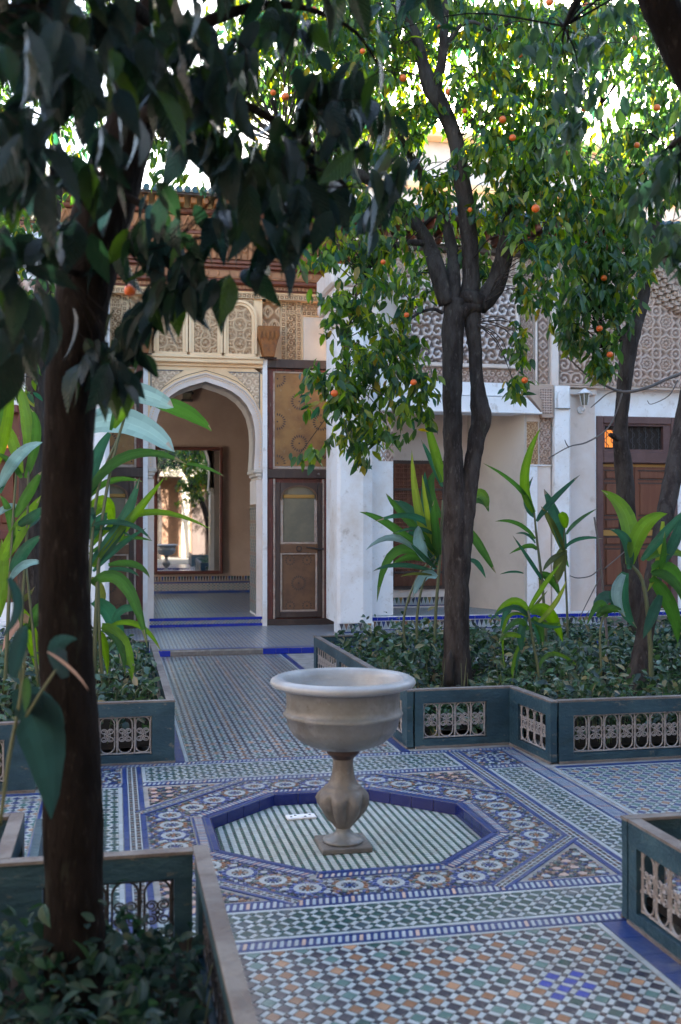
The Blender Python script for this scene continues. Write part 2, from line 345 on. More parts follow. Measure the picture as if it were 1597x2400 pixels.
    def build(s, parent, near=None, skirt_y=7.5, nmax=300):
        P = s.P; pick = set()
        if near:
            sc = []
            for i, (pts, z, c, key) in enumerate(P):
                if not key or key == 'sm': continue
                x, y = pts[0]; d = np.array([x, y, z]) - EYE
                if seen((x, y, z), -.004): sc.append((float(np.linalg.norm(d)) * (1.25 if key != 'big' else 1), i))
            sc.sort(); pick = {i for _, i in sc[:nmax]}
        V = []; F = []; Cc = []
        def solid(V, F, Cc, pts, z, c, skirt):
            n0 = len(V); k = len(pts); V += [(x, y, z + .003) for x, y in pts]
            ar = sum(pts[i - 1][0] * pts[i][1] - pts[i][0] * pts[i - 1][1] for i in range(k))
            idx = list(range(n0, n0 + k)); idx = idx if ar > 0 else idx[::-1]
            F.append(idx); Cc.append(c)
            if skirt:
                V += [(x, y, z - .001) for x, y in pts]
                for i in range(k):
                    a, b = (i, (i + 1) % k) if ar > 0 else ((i + 1) % k, i)
                    F.append([n0 + b, n0 + a, n0 + k + a, n0 + k + b]); Cc.append(c)
        cache = {}
        for i, (pts, z, c, key) in enumerate(P):
            if i in pick:
                cx, cy = sum(p[0] for p in pts) / len(pts), sum(p[1] for p in pts) / len(pts)
                ck = (key, tuple(round(v * 8 / (max(c) + .01)) for v in c), round(max(c) * 14), z)
                if ck not in cache:
                    v_, f_, c_ = [], [], []; solid(v_, f_, c_, [(x - cx, y - cy) for x, y in pts], 0, c, True)
                    cache[ck] = mesh('tile', v_, f_, M['tile'], c_)
                link('tile', cache[ck], parent, loc=(cx, cy, z + random.uniform(-.0006, .0006)))
            else: solid(V, F, Cc, pts, z, c, pts[0][1] < skirt_y)
        return link('mosaic', mesh('mosaic', V, F, M['tile'], Cc), parent, 'stuff')
def rect(x0, x1, y0, y1): return [(x0, y0), (x1, y0), (x1, y1), (x0, y1)]
def octo(ap, cx=CX0, cy=CY0):
    r = ap / math.cos(math.pi / 8); return [(cx + r * math.cos(math.pi / 8 + k * math.pi / 4), cy + r * math.sin(math.pi / 8 + k * math.pi / 4)) for k in range(8)]

# base sheet with an octagonal opening, and the sunken basin
PIT_Z = -.065
oc = octo(.672); big = [(40, 40), (-40, 40), (-40, -40), (40, -40)]
fb = MB(); V = [(x, y, 0) for x, y in oc] + [(45, CY0, 0), (45, 45, 0), (CX0, 45, 0), (-45, 45, 0), (-45, CY0, 0), (-45, -45, 0), (CX0, -45, 0), (45, -45, 0)]
fb.add(V, [(k, 8 + k, 8 + (k + 1) % 8, (k + 1) % 8) for k in range(8)])
# vertex k of the octagon sits at 22.5+45k degrees: turn the outer ring to match
fb.V = [*fb.V[:8], (45, 45, 0), (CX0 + 10, 45, 0), (CX0 - 10, 45, 0), (-45, 45, 0), (-45, -45, 0), (CX0 - 10, -45, 0), (CX0 + 10, -45, 0), (45, -45, 0)]
fb.F[-1] = (7, 15, 8, 0)
fb.add([(x, y, 0) for x, y in oc] + [(x, y, PIT_Z) for x, y in oc], [(k, (k + 1) % 8, 8 + (k + 1) % 8, 8 + k) for k in range(8)] + [tuple(range(8, 16))])
floor = fb.done('floor', M['grout'], kind='structure')

mo = Mosaic()
def path_cols(i, j, k):
    if k == 0: return NAV
    if k == 1: return (ORG if (i + j * 2) % 5 else (.42, .22, .12)) if (i % 3 == 0 or j % 3 == 0) else ((.07, .15, .14) if (i + j) % 4 else GRN)
    if k == 2: return NAV if (i + j) % 3 else (.06, .04, .05)
    return WHT
def green_cols(i, j, k): return WHT if k == 3 else (GRN if (i * 3 + j) % 7 else (.03, .06, .08))
def east_cols(i, j, k):
    if k == 3: return WHT
    if k == 0: return (.03, .05, .15)
    if k == 1: return (.06, .16, .15) if (i + j) % 3 else (.30, .17, .10)
    return (.04, .09, .12)
def pit_cols(i, j, k): return (.68, .72, .68) if k == 3 else ((.03, .12, .09) if k == 0 else (.05, .11, .09))
def hole(i, j, k):
    c = path_cols(i, j, k)
    if k in (0, 1) and (i, j) in ((16, 34), (17, 34), (16, 33), (17, 33)): return (.012, .035, .26)
    return c
# south path (nearest the camera)
mo.lattice(rect(.43, 1.80, 1.9, 3.775), hole, ox=.0, oy=.032)
for x, s_ in ((1.805, 1), (.425, -1)):
    mo.strip((x, 1.9), (x, 3.79), .022, WHT, off=-.022 if s_ > 0 else 0)
    mo.strip((x, 1.9), (x, 3.79), .105, BLU, L=.16, off=-.13 if s_ > 0 else .024)
mo.strip((.43, 3.777), (1.80, 3.777), .018, WHT)
# outermost rope border of the square
XA, XB, XC, XD, XE, XF = -.335, -.225, .045, .16, 2.15, 2.265
XG, XH = 2.53, 2.64
YA, YB, YC, YD, YE, YF, YG, YH = 3.797, 3.882, 4.19, 4.285, 6.275, 6.36, 6.765, 6.84
mo.rope((XA, YA), (XH, YA), YB - YA); mo.rope((XA, YG), (XH, YG), YH - YG)
mo.rope((XG, YB), (XG, YG), XH - XG, off=-(XH - XG)); mo.rope((XA, YB), (XA, YG), XB - XA, off=-(XB - XA))
# bands of the nine-field grid
for x0, x1 in ((XC, XD), (XE, XF)): mo.triple((x1, YB), (x1, YG), x1 - x0)
for a, b in ((XB, XC), (XD, XE), (XF, XG)):
    mo.rope((a, YC), (b, YC), YD - YC); mo.rope((a, YE), (b, YE), YF - YE)
def framed(x0, x1, y0, y1, cf, w=.022):
    mo.lattice(rect(x0 + w, x1 - w, y0 + w, y1 - w), cf, ox=0, oy=.03)
    mo.strip((x0, y0), (x1, y0), w, WHT); mo.strip((x0, y1 - w), (x1, y1 - w), w, WHT)
    mo.strip((x0 + w, y0 + w), (x0 + w, y1 - w), w, WHT); mo.strip((x1, y0 + w), (x1, y1 - w), w, WHT)
for x0, x1, y0, y1 in ((XD, XE, YB, YC), (XD, XE, YF, YG), (XB, XC, YD, YE), (XF, XG, YD, YE)):
    framed(x0 + .003, x1 - .003, y0 + .003, y1 - .003, green_cols)
for x0, x1 in ((XB, XC), (XF, XG)):
    for y0, y1 in ((YB, YC), (YF, YG)):
        cx, cy = (x0 + x1) / 2, (y0 + y1) / 2
        mo.tess(lambda x, y: x0 + .01 < x < x1 - .01 and y0 + .01 < y < y1 - .01 and math.hypot(x - cx, y - cy) > .092, x0, x1, y0, y1, g=.021, pal=[BLU, WHT, GRN, ORG, WHT, NAV, BLU])
        mo.ring(cx, cy, 0, .03, 8, BLU); mo.ring(cx, cy, .03, .062, 8, WHT, 0, .2, kite=1); mo.ring(cx, cy, .036, .066, 8, BLU, 0, .2 + math.pi / 8, .3, kite=1); mo.ring(cx, cy, .067, .09, 16, [PAL, BLU])
# ring of medallions between the two octagons
def od(x, y):                            # octagonal distance from the centre
    dx, dy = abs(x - CX0), abs(y - CY0); return max(dx, dy, (dx + dy) * .7071)
def diag(x, y): return (abs(x - CX0) + abs(y - CY0)) * .7071
o_in, o_mid, o_out = octo(.676), octo(.700), octo(.765)
def band(ap0, ap1, fn):
    A = octo(ap0); w = ap1 - ap0
    for k in range(8):
        a, b = A[k], A[(k + 1) % 8]; fn((b[0], b[1]), (a[0], a[1]), w)   # clockwise so that 'left' is outward
band(.674, .700, lambda a, b, w: mo.strip(a, b, w, BLU, L=.14))
def rp(a, b, w):
    mo.rope(a, b, w, b=.011, cols=[WHT, (.50, .34, .26), PAL, WHT, (.5, .42, .36)])
band(.702, .765, rp)
h = 1.0 - .005
for k in (0, 2, 4, 6):                   # diagonal outer bands
    a = math.pi / 4 + k * math.pi / 4; d = np.array([math.cos(a), math.sin(a)]); n = np.array([-d[1], d[0]])
    r = .985; half = (h * math.sqrt(2) - r)
    c = np.array([CX0, CY0]) + d * r
    mo.triple(c + n * half, c - n * half, .085, z=.0015)
meds = []
A = octo(.872)
for k in range(8):
    a, b = np.array(A[k]), np.array(A[(k + 1) % 8])
    for t in range(4): meds.append(a + (b - a) * t / 4)
for q, (x, y) in enumerate(meds): mo.medal(x, y, q % 2)
mc = np.array(meds)
mo.tess(lambda x, y: .772 < od(x, y) and max(abs(x - CX0), abs(y - CY0)) < .985 and diag(x, y) < .978 and np.min((mc[:, 0] - x) ** 2 + (mc[:, 1] - y) ** 2) > .083 ** 2,
        CX0 - 1, CX0 + 1, CY0 - 1, CY0 + 1, g=.0165)
for k in range(32):
    m_ = (mc[k] + mc[(k + 1) % 32]) / 2; d = m_ - (CX0, CY0); d /= np.linalg.norm(d)
    for r in (.062, -.062): mo.ring(*(m_ + d * r), 0, .016, 6, WHT, .0006)
# four corner triangles
for sx in (-1, 1):
    for sy in (-1, 1):
        cxx, cyy = CX0 + sx * h, CY0 + sy * h
        dots = [(cxx - sx * (.06 + .085 * a), cyy - sy * (.06 + .085 * b)) for a in range(5) for b in range(5) if a + b < 4]
        mo.tess(lambda x, y: diag(x, y) > 1.09 and abs(x - CX0) < h - .03 and abs(y - CY0) < h - .03 and all(math.hypot(x - a, y - b) > .024 for a, b in dots),
                min(cxx, cxx - sx * .5), max(cxx, cxx - sx * .5), min(cyy, cyy - sy * .5), max(cyy, cyy - sy * .5), g=.017, pal=[NAV, ORG, GRN, BLU, (.30, .20, .16), NAV, GRY])
        for a, b in dots:
            if diag(a, b) > 1.1: mo.ring(a, b, 0, .02, 8, WHT if (int(a * 100) % 2) else (.52, .36, .30))
        mo.strip((CX0 + sx * (h - .028), cyy - sy * .48) if sx * sy > 0 else (CX0 + sx * (h), cyy - sy * .48), (CX0 + sx * (h - .028), cyy) if sx * sy > 0 else (CX0 + sx * h, cyy), .026 if 1 else 0, BLU, off=-.026 if sx > 0 and sy > 0 else (.0 if sx < 0 and sy > 0 else 0)) if False else None
# sunken octagon
po = octo(.662)
for i in range(32):
    x = CX0 - .67 + .0425 * i
    for j in range(46):
        y = CY0 - .68 + .030 * j
        for pts, c in (([(x, y + .001), (x + .012, y + .005), (x + .024, y + .001), (x + .024, y + .026), (x + .012, y + .029), (x, y + .026)], (.46, .50, .48)),
                       ([(x + .026, y + .002), (x + .0335, y - .006), (x + .041, y + .002), (x + .041, y + .012), (x + .0335, y + .019), (x + .026, y + .012)], (.04, .12, .095) if (i * 3 + j) % 5 else (.05, .08, .07))):
            q = clip(pts, po)
            if q: mo.poly(q, c, PIT_Z)
# north path
mo.lattice(rect(.47, 1.84, 6.87, 12.09), path_cols, ox=0, oy=.03, keep=False)
for x, o1, o2 in ((.465, 0, .025), (1.845, -.022, -.085)):
    mo.strip((x, YH + .01), (x, 12.1), .022, WHT, off=o1); mo.strip((x, YH + .01), (x, 12.1), .06, BLU, off=o2)
# side paths
mo.lattice(rect(2.70, 9.2, 4.31, 6.17), east_cols, oy=.03, keep=True)
mo.lattice(rect(-6.2, -.40, 4.40, 6.17), east_cols, oy=.03, keep=True)
for x in (2.667,): mo.strip((x + .026, 4.30), (x + .026, 6.2), .026, WHT)
mo.strip((-.345, 4.38), (-.345, 6.2), .03, WHT); mo.strip((-.373, 4.38), (-.373, 6.2), .02, BLU)
for x0, x1 in ((2.7, 9.2), (-6.2, -.40)):
    mo.strip((x0, 6.172), (x1, 6.172), .02, WHT); mo.strip((x0, 6.194), (x1, 6.194), .05, BLU)
mo.build(floor, near=True)
# marble slabs let into the basin floor, a repaired patch, and the blue lining of the basin wall
for x, y, sx, sy, rz in ((.985, 5.66, .16, .07, .05), (1.20, 4.63, .23, .035, .06)):
    b = MB().box(-sx / 2, sx / 2, -sy / 2, sy / 2, 0, .012, bev=.003).done('slab', M['white'], floor); b.location = (x, y, PIT_Z + .004); b.rotation_euler.z = rz
for x, y in ((-.03, .012), (.02, -.016), (-.055, -.01), (.05, .015)):
    MB().add(*lathe([(0, 0), (.007, 0), (.007, -.004)], 10)).done('drain_hole', M['dark'], floor).location = (.985 + x, 5.66 + y, PIT_Z + .0175)
A = octo(.671); lm = MB()
cache = {}
for k in range(8):
    a, b = np.array(A[k]), np.array(A[(k + 1) % 8]); L_ = np.linalg.norm(b - a); d = (b - a) / L_; w = L_ / 4
    if 'l' not in cache: cache['l'] = mesh('lining_tile', *(lambda q: (q.V, q.F))(MB().box(-w / 2 + .0015, w / 2 - .0015, 0, .006, 0, -PIT_Z - .001, bev=.0015)), M['navyglaze'])
    for t in range(4):
        o = link('tile', cache['l'], floor); p = a + d * (t + .5) * w; o.location = (*p, PIT_Z + .001); o.rotation_euler.z = math.atan2(d[1], d[0])

# the terrace before the pavilion, one step up
TZ = .075
tb = MB().box(-7, 12, 12.12, 14.7, 0, TZ); terr = tb.done('terrace', M['grout'], kind='structure')
def terr_cols(i, j, k): return (.05, .09, .17) if k == 0 else ((.30, .20, .13) if (i + j) % 3 else (.16, .24, .24)) if k == 1 else (.12, .14, .2) if k == 2 else (.48, .51, .53)
tm = Mosaic()
tm.lattice(rect(.40, 9, 12.22, 14.64), terr_cols, z=TZ, ox=0, oy=0, keep=False); tm.lattice(rect(-3, .38, 12.22, 14.64), terr_cols, z=TZ, keep=False)
tm.strip((-3, 12.125), (9, 12.125), .09, (.05, .10, .30), z=TZ, L=.15)
tm.build(terr, skirt_y=0)
tl = mesh('riser_tile', *(lambda q: (q.V, q.F))(MB().box(-.0735, .0735, -.008, 0, 0, .066, bev=.002)), M['blueglaze'])
tw = mesh('bare_riser_stone', *(lambda q: (q.V, q.F))(MB().box(-.0735, .0735, -.004, 0, 0, .05, bev=.002)), M['cap'])
for k in range(-20, 52):
    x = .54 + .15 * k
    bare = .66 < x < 1.62
    o = link('tile', tw if bare else tl, terr, loc=(x, 12.12, .004))
    if abs(x) > 2.3: continue

# ------------------------------------------------------------------ carved relief
def sm(x, k): return 1 / (1 + np.exp(-np.clip(x * k, -40, 40)))
def arab(s, k=9, b=1.3, t=.28):
    def f(x, z):
        U, W_ = x / s, z / s; u = (U % 1) - .5; v = (W_ % 1) - .5; par = 1 - 2 * ((np.floor(U) + np.floor(W_)) % 2)
        r = np.hypot(u, v) + 1e-6; th = np.arctan2(v, u * par); w = np.cos(2 * math.pi * 2.3 * b / 1.3 * r - th) + .45 * np.cos(5 * th + 9 * r) * (r > .16) - .1
        return sm(w, k * .55)
    return f
def palmette(s, k=10):
    def f(x, z):
        u = x / s; v = z / s
        c = np.abs(((u + .5 * np.floor(v)) % 1) - .5) * 2; w = v % 1
        stem = sm(.16 - np.abs(c - .75 * np.sin(w * math.pi) ** 1.5), k * 1.5)
        leaf = sm(np.sin(9 * np.hypot(c, w - .5) * 2 + 3 * w) - .1, k * .6)
        return np.maximum(stem, leaf * (np.hypot(c, (w - .5) * 1.6) < .62))
    return f
def sebka(s, sz=None, t=.30):
    sz = sz or s * 1.45
    def f(x, z):
        a = np.abs(np.sin(math.pi * (x / s + z / sz))); b = np.abs(np.sin(math.pi * (x / s - z / sz)))
        return np.maximum(sm(t - np.minimum(a, b), 14), sm(a * b - .80, 18) * .8)
    return f
def girih(s, off=0):
    def f(x, z):
        out = 0
        for ox, oz, n, ph in ((0, 0, 8, 0), (.5, .5, 12, .3)):
            u = ((x / s + ox + off) % 1) - .5; v = ((z / s + oz) % 1) - .5; r = np.hypot(u, v); th = np.arctan2(v, u)
            ring = sm(.05 - np.abs(r - (.36 if ox == 0 else .22) * (1 + .08 * np.cos(n * th + ph))), 90)
            ring2 = sm(.045 - np.abs(r - .2 * (1 + .18 * np.cos(n * th))), 90) if ox == 0 else 0
            out = np.maximum(out, np.maximum(ring, ring2)); out = np.maximum(out, sm(.07 - r, 60))
        u = ((x / s + off) % 1) - .5; v = (z / s % 1) - .5
        out = np.maximum(out, sm(.03 - np.minimum(np.abs(np.abs(u) + np.abs(v) - .5), 9), 90))
        return out
    return f
def roundels(s, off=0):
    def f(x, z):
        out = 0
        for ox, oz in ((0, 0), (.5, .5)):
            u = ((x / s + ox + off) % 1) - .5; v = ((z / s + oz) % 1) - .5; r = np.hypot(u, v)
            out = np.maximum(out, sm(.055 - np.abs(r - .33), 90)); out = np.maximum(out, sm(.09 - r, 70))
            out = np.maximum(out, .4 * sm(np.cos(26 * r), 4) * (r < .3))
            for a, b in ((0, .5), (.5, 0)):
                r2 = np.hypot(np.abs(u) - a, np.abs(v) - b); out = np.maximum(out, sm(.085 - r2, 80) if ox == 0 else 0)
        return out
    return f
def cells(w, h, fr=.16, boss=.18):
    def f(x, z):
        u = np.abs((x / w) % 1 - .5); v = np.abs((z / h) % 1 - .5)
        return np.where(np.maximum(u, v) > .5 - fr, 1., np.where(np.maximum(u, v) < boss, .9, 0.))
    return f
def niches(w, zt, zb):
    def f(x, z):
        u = np.abs((x / w) % 1 - .5) * 2; v = (z - zb) / (zt - zb)
        arch = (u < .72) & (v < .62 + .33 * np.sqrt(np.clip(1 - (u / .75) ** 2, 0, 1)))
        r = np.hypot(u * .8, (v - .55) * 1.3)
        return np.where(arch, np.where(np.abs(r - .30) < .07, .7, np.where(r < .1, .7, .05 + .35 * (v < .28) * (u < .45))), 1.)
    return f
def teeth(w, h):
    def f(x, z):
        u = np.abs((x / w) % 1 - .5) * 2; v = (z / h)
        return ((1 - u) > v).astype(float)
    return f
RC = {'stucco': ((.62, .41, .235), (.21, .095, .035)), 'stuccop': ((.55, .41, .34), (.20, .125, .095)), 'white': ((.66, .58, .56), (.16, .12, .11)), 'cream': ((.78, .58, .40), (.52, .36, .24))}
def relief(name, x0, x1, z0, z1, y, fn, d, m, parent, res=.013, slope=0., org=(0, 0), mask=None, kind=None, tilt=None):
    nx = max(2, int((x1 - x0) / res)); nz = max(2, int((z1 - z0) / res))
    X, Z = np.meshgrid(np.linspace(x0, x1, nx + 1), np.linspace(z0, z1, nz + 1))
    f = fn(X - org[0], Z - org[1]); f = np.broadcast_to(f, X.shape)
    Y = y - d * f - slope * (Z - z0) / (z1 - z0)
    V = np.stack([X, Y, Z], -1).reshape(-1, 3)
    i = np.arange(nz)[:, None] * (nx + 1) + np.arange(nx)[None]; F = np.stack([i, i + 1, i + nx + 2, i + nx + 1], -1)
    cols = None
    if isinstance(m, str):               # colour runs from darker recesses to paler raised carving
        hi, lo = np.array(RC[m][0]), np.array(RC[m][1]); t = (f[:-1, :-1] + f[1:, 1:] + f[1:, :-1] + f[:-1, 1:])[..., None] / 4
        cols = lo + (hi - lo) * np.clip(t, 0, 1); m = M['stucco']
    if mask is not None:
        cx = (X[:-1, :-1] + X[1:, 1:]) / 2; cz = (Z[:-1, :-1] + Z[1:, 1:]) / 2; k = mask(cx, cz); F = F[k]; cols = cols[k] if cols is not None else None
    return link(name, mesh(name, V, F.reshape(-1, 4), m, cols.reshape(-1, 3) if cols is not None else None), parent, kind)

# ------------------------------------------------------------------ marble fountain
FT0 = 1
ft = thing('fountain', 'grey veined marble bowl fountain on a lobed baluster in the sunken octagonal basin', 'fountain', (1.103, 5.13, PIT_Z + .003))
b = MB().box(-.118, .118, -.118, .118, 0, .026, bev=.004).done('plinth', M['stone'], ft); b.rotation_euler.z = -.02
MB().add(*lathe([(0, .026), (.092, .026), (.097, .031), (.094, .040), (.080, .046), (.055, .056), (.038, .072), (.034, .086), (.036, .094), (0, .094)], 48)).done('foot', M['marble'], ft, smooth=True)
def lob(a, z):
    t = min(1, max(0, (z - .10) / .05)) * min(1, max(0, (.275 - z) / .03)); k = abs(math.sin(a * 4)) ** .7
    return 1 + .26 * t * (k - .7) + .035 * t * math.sin(a * 9 + z * 60)
MB().add(*lathe([(.034, .092), (.042, .100), (.055, .118), (.078, .145), (.100, .180), (.114, .215), (.119, .240), (.116, .262), (.104, .280), (.088, .292), (.0885, .297), (.078, .303), (.070, .312), (.061, .330), (.054, .355), (.049, .385), (.048, .42), (.049, .436)], 72, lob)).done('baluster', M['stone'], ft, smooth=True)
MB().add(*lathe([(.049, .434), (.060, .446), (.074, .460), (.077, .466), (.074, .474), (.076, .480), (.074, .487), (.03, .487)], 48)).done('collar', M['darkwood'], ft, smooth=True)
MB().add(*lathe([(0, .486), (.085, .487), (.14, .496), (.195, .520), (.236, .555), (.259, .596), (.268, .640), (.279, .648), (.283, .657), (.277, .667), (.268, .672), (.266, .700), (.267, .745), (.27, .775), (.286, .785)], 80)).done('bowl', M['marble'], ft, smooth=True)
MB().add(*lathe([(.268, .784), (.310, .788), (.334, .797), (.343, .811), (.338, .825), (.322, .835), (.304, .838), (.298, .834), (.288, .834), (.280, .828), (.272, .80), (.262, .74), (.23, .66), (.16, .60), (.08, .585), (0, .583)], 80)).done('rim', M['rimstone'], ft, smooth=True)
ft.scale = (1.05, 1.05, 1.0)
MB().add(*lathe([(0, .592), (.012, .592), (.012, .584)], 16)).done('spout_hole', M['dark'], ft)

# ------------------------------------------------------------------ planter railings
HR = .40; TH = .045
def motif_mesh():
    w, h = .104, .255; mb = MB(); r = .0042
    def T(P, rr=r, n=5): mb.add(*tube(P, rr, n))
    T([(-w / 2 + .004, 0, 0), (-w / 2 + .004, 0, h)], .005)
    for s in (-1, 1):
        zc = h / 2 + s * (h / 2 - w * .5)
        T([((w / 2 - .010) * math.cos(a), 0, zc + s * (w / 2 - .006) * math.sin(a)) for a in np.linspace(0, math.pi, 11)])
    for s in (-1, 1): T([(s * (w / 2 - .010), 0, h / 2 - (h / 2 - w * .5)), (s * (w / 2 - .010), 0, h / 2 + (h / 2 - w * .5))])
    for s in (-1, 1):
        for t in (-1, 1):
            P = []
            for a in np.linspace(0, 3.3 * math.pi, 17):
                rr = .022 * (1 - .72 * a / (3.3 * math.pi)); cx, cz = s * .020, h / 2 + t * .026
                P.append((cx + s * rr * math.cos(a + math.pi * .5), 0, cz - t * rr * math.sin(a + math.pi * .5)))
            T(P, .0036, 4)
    mb.box(-w / 2 - .003, -w / 2 + .010, -.007, .007, h * .30, h * .345); mb.box(-w / 2 - .003, -w / 2 + .010, -.007, .007, h * .66, h * .705)
    mb.box(-.007, .007, -.006, .006, h / 2 - .006, h / 2 + .006)
    return mb
MOT = {k: mesh('scroll_motif', *(lambda q: (q.V, q.F))(motif_mesh()), M[k]) for k in ('iron', 'darkiron')}
def unit2(v): return v / np.linalg.norm(v)
def fence(label, runs, iron='iron', loc=(0, 0, 0)):
    """runs: list of (p0, p1, [(open0, open1), ...]) - the boards stand to the left of p0->p1, i.e. on the bed side"""
    t = thing('planter_railing', label, 'planter railing', loc, 'teal wooden railings with iron scrollwork around the planting beds')
    dirs = [unit2(np.array(q[1], float) - np.array(q[0], float)) for q in runs]
    for ri, (p0, p1, ops) in enumerate(runs):
        p0, p1 = np.array(p0, float), np.array(p1, float); D = np.linalg.norm(p1 - p0); d = (p1 - p0) / D; n = np.array([-d[1], d[0]])
        at_ = lambda s: p0 + d * s
        s0 = 0; s1 = D
        if ri and dirs[ri - 1][0] * d[1] - dirs[ri - 1][1] * d[0] > 0: s0 = TH + .010
        if ri < len(runs) - 1 and d[0] * dirs[ri + 1][1] - d[1] * dirs[ri + 1][0] < 0: s1 = D + TH
        jig = lambda: random.uniform(-.002, .002)
        MB().obox(at_(s0), at_(s1), TH, HR - .095, HR - .012, side=1).done('top_rail', M['teal'], t)
        MB().obox(at_(s0 - (.004 if s0 == 0 else 0)), at_(s1 + (.004 if s1 == D else 0)), TH + .008, HR - .0115, HR + jig(), side=1).done('cap_board', M['cap'], t)
        MB().obox(at_(s0), at_(s1), TH, .012, .060, side=1).done('bottom_rail', M['teal'], t)
        MB().obox(at_(s0) - n * .007, at_(s1) - n * .007, .012, .002, .016, side=1).done('sill_strip', M['cap'], t)
        edges = [s0] + [v for o in ops for v in o] + [s1]
        for k in range(0, len(edges), 2):
            a, b = edges[k], edges[k + 1]
            if b - a > .01: MB().obox(at_(a + .0015), at_(b - .0015), TH - .003, .0602, HR - .0952, side=1).done('post', M['teal'], t)
        for a, b in ops:
            g = link('grille', mesh('grille_frame', *(lambda q: (q.V, q.F))(
                MB().add(*tube([(0, 0, .008), (b - a, 0, .008)], .0055, 6)).add(*tube([(0, 0, .236), (b - a, 0, .236)], .0055, 6)).add(*tube([(.006, 0, 0), (.006, 0, .243)], .005, 6)).add(*tube([(b - a - .006, 0, 0), (b - a - .006, 0, .243)], .005, 6))), M[iron]), t)
            q = at_(a) + n * TH * .5; g.location = (*q, .062); g.rotation_euler.z = math.atan2(d[1], d[0])
            m_ = max(1, int(round((b - a) / .108))); w = (b - a) / m_
            for k in range(m_):
                s = link('scroll_motif', MOT[iron], g, loc=(w * (k + .5), 0, .0065)); s.scale = (w / .104, 1, .236 / .255)
    return t
def opn(D, post=.13, step=1.0):
    m = max(1, int(round((D - post) / (step + post)))); w = (D - post * (m + 1)) / m
    return [(post * (k + 1) + w * k, post * (k + 1) + w * (k + 1)) for k in range(m)]
fence('teal railing of the far right bed, behind the fountain, stepping forward at its corner', [
    ((8.6, 10.36), (1.93, 10.36), opn(6.67)), ((1.93, 10.36), (1.93, 6.92), opn(3.44)), ((1.93, 6.92), (2.66, 6.92), [(.115, .565)]), ((2.66, 6.92), (2.70, 6.30), [(.14, .545)]),
    ((2.70, 6.30), (8.6, 6.30), opn(5.9, .155, 1.25))])
fence('teal railing of the far left bed, between the dark trunk and the tiled path', [
    ((-5.6, 6.27), (-.44, 6.27), opn(5.16, .17, 1.05)), ((-.44, 6.27), (-.44, 6.84), [(.12, .46)]), ((-.44, 6.84), (.375, 6.84), [(.12, .67)]), ((.375, 6.84), (.375, 10.30), opn(3.46)), ((.375, 10.30), (-5.6, 10.30), opn(5.97))])
fence('near right railing, its pale iron panel cut by the right edge of the photo', [
    ((6.6, 4.28), (2.69, 4.28), opn(3.91, .15, 1.0)), ((2.69, 4.28), (2.69, 3.82), [(.12, .36)]), ((2.69, 3.82), (1.93, 3.82), [(.16, .60)]), ((1.93, 3.82), (1.93, 1.2), [(.12, 1.15), (1.30, 2.4)])])
fence('near left railing around the dark trunk, with bare grey cap boards and dark iron scrolls', [
    ((.322, .9), (.322, 3.77), [(.14, 1.2), (1.34, 2.74)]), ((.322, 3.77), (-.345, 3.77), [(.12, .56)]), ((-.345, 3.77), (-.345, 4.34), [(.10, .47)]), ((-.345, 4.34), (-4.4, 4.34), opn(4.05, .15, 1.0))], 'darkiron')
lb = MB().obox((-.275, 3.80), (-.285, 4.33), .03, .02, .375).done('leaning_board', M['teal'], None)
lb['label'] = 'loose weathered board leaning against the near left railing beside the trunk'; lb['category'] = 'board'; lb.rotation_euler.y = 0
for nm, (x0, x1, y0, y1) in dict(a=(1.98, 8.55, 6.97, 10.31), b=(2.74, 8.55, 6.36, 6.9), c=(-5.55, .325, 6.89, 10.25), d=(-5.55, -.50, 6.32, 6.85), e=(1.98, 6.5, .9, 3.77), f=(2.74, 6.5, 3.8, 4.23), g=(-4.3, .27, .9, 3.72), h=(-4.3, -.40, 3.75, 4.29)).items():
    nx, ny = int((x1 - x0) / .25) + 2, int((y1 - y0) / .25) + 2
    X, Y_ = np.meshgrid(np.linspace(x0, x1, nx), np.linspace(y0, y1, ny)); Z = .085 + .02 * np.sin(X * 3.1 + Y_) * np.cos(Y_ * 2.7); i = np.arange(ny - 1)[:, None] * nx + np.arange(nx - 1)[None]
    link('planting_bed_soil', mesh('soil', np.stack([X, Y_, Z], -1).reshape(-1, 3), np.stack([i, i + 1, i + nx + 1, i + nx], -1).reshape(-1, 4), M['soil'], None, True), None, 'structure')

# ------------------------------------------------------------------ the arched pavilion at the end of the path
FY = 14.66; ACX = 1.22
pv = thing('pavilion', 'arched pale plaster pavilion under a carved red cedar cornice, brown room behind', 'pavilion', (0, 0, 0))
half = [(.668, 2.25), (.682, 2.45), (.688, 2.66), (.676, 2.84), (.64, 3.00), (.575, 3.13), (.48, 3.24), (.36, 3.325), (.22, 3.385), (.10, 3.42), (0, 3.452)]
def offs(k):
    out = []
    for i, (a, z) in enumerate(half):
        p = np.array(half[max(i - 1, 0)]); q = np.array(half[min(i + 1, len(half) - 1)]); t = q - p; t /= np.linalg.norm(t); n = np.array([t[1], -t[0]])
        if i == len(half) - 1: n = np.array([0, 1.])
        out.append((a + n[0] * k, z + n[1] * k))
    out[-1] = (0, out[-1][1]); return out
HW, TOP = .785, 3.655
def rectpt(i, n):                        # matching points on the alfiz rectangle
    t = i / (n - 1); 
    L1, L2 = TOP - 2.25, HW; s = t * (L1 + L2)
    return (HW, 2.25 + s) if s < L1 else (HW - (s - L1), TOP)
wl = MB()
for sgn in (-1, 1):
    Ap = [(ACX + sgn * a, z) for a, z in offs(.118)]; Bp = [(ACX + sgn * rectpt(i, len(half))[0], rectpt(i, len(half))[1]) for i in range(len(half))]
    wl.quadstrip(Ap, Bp, FY, FY + .08)
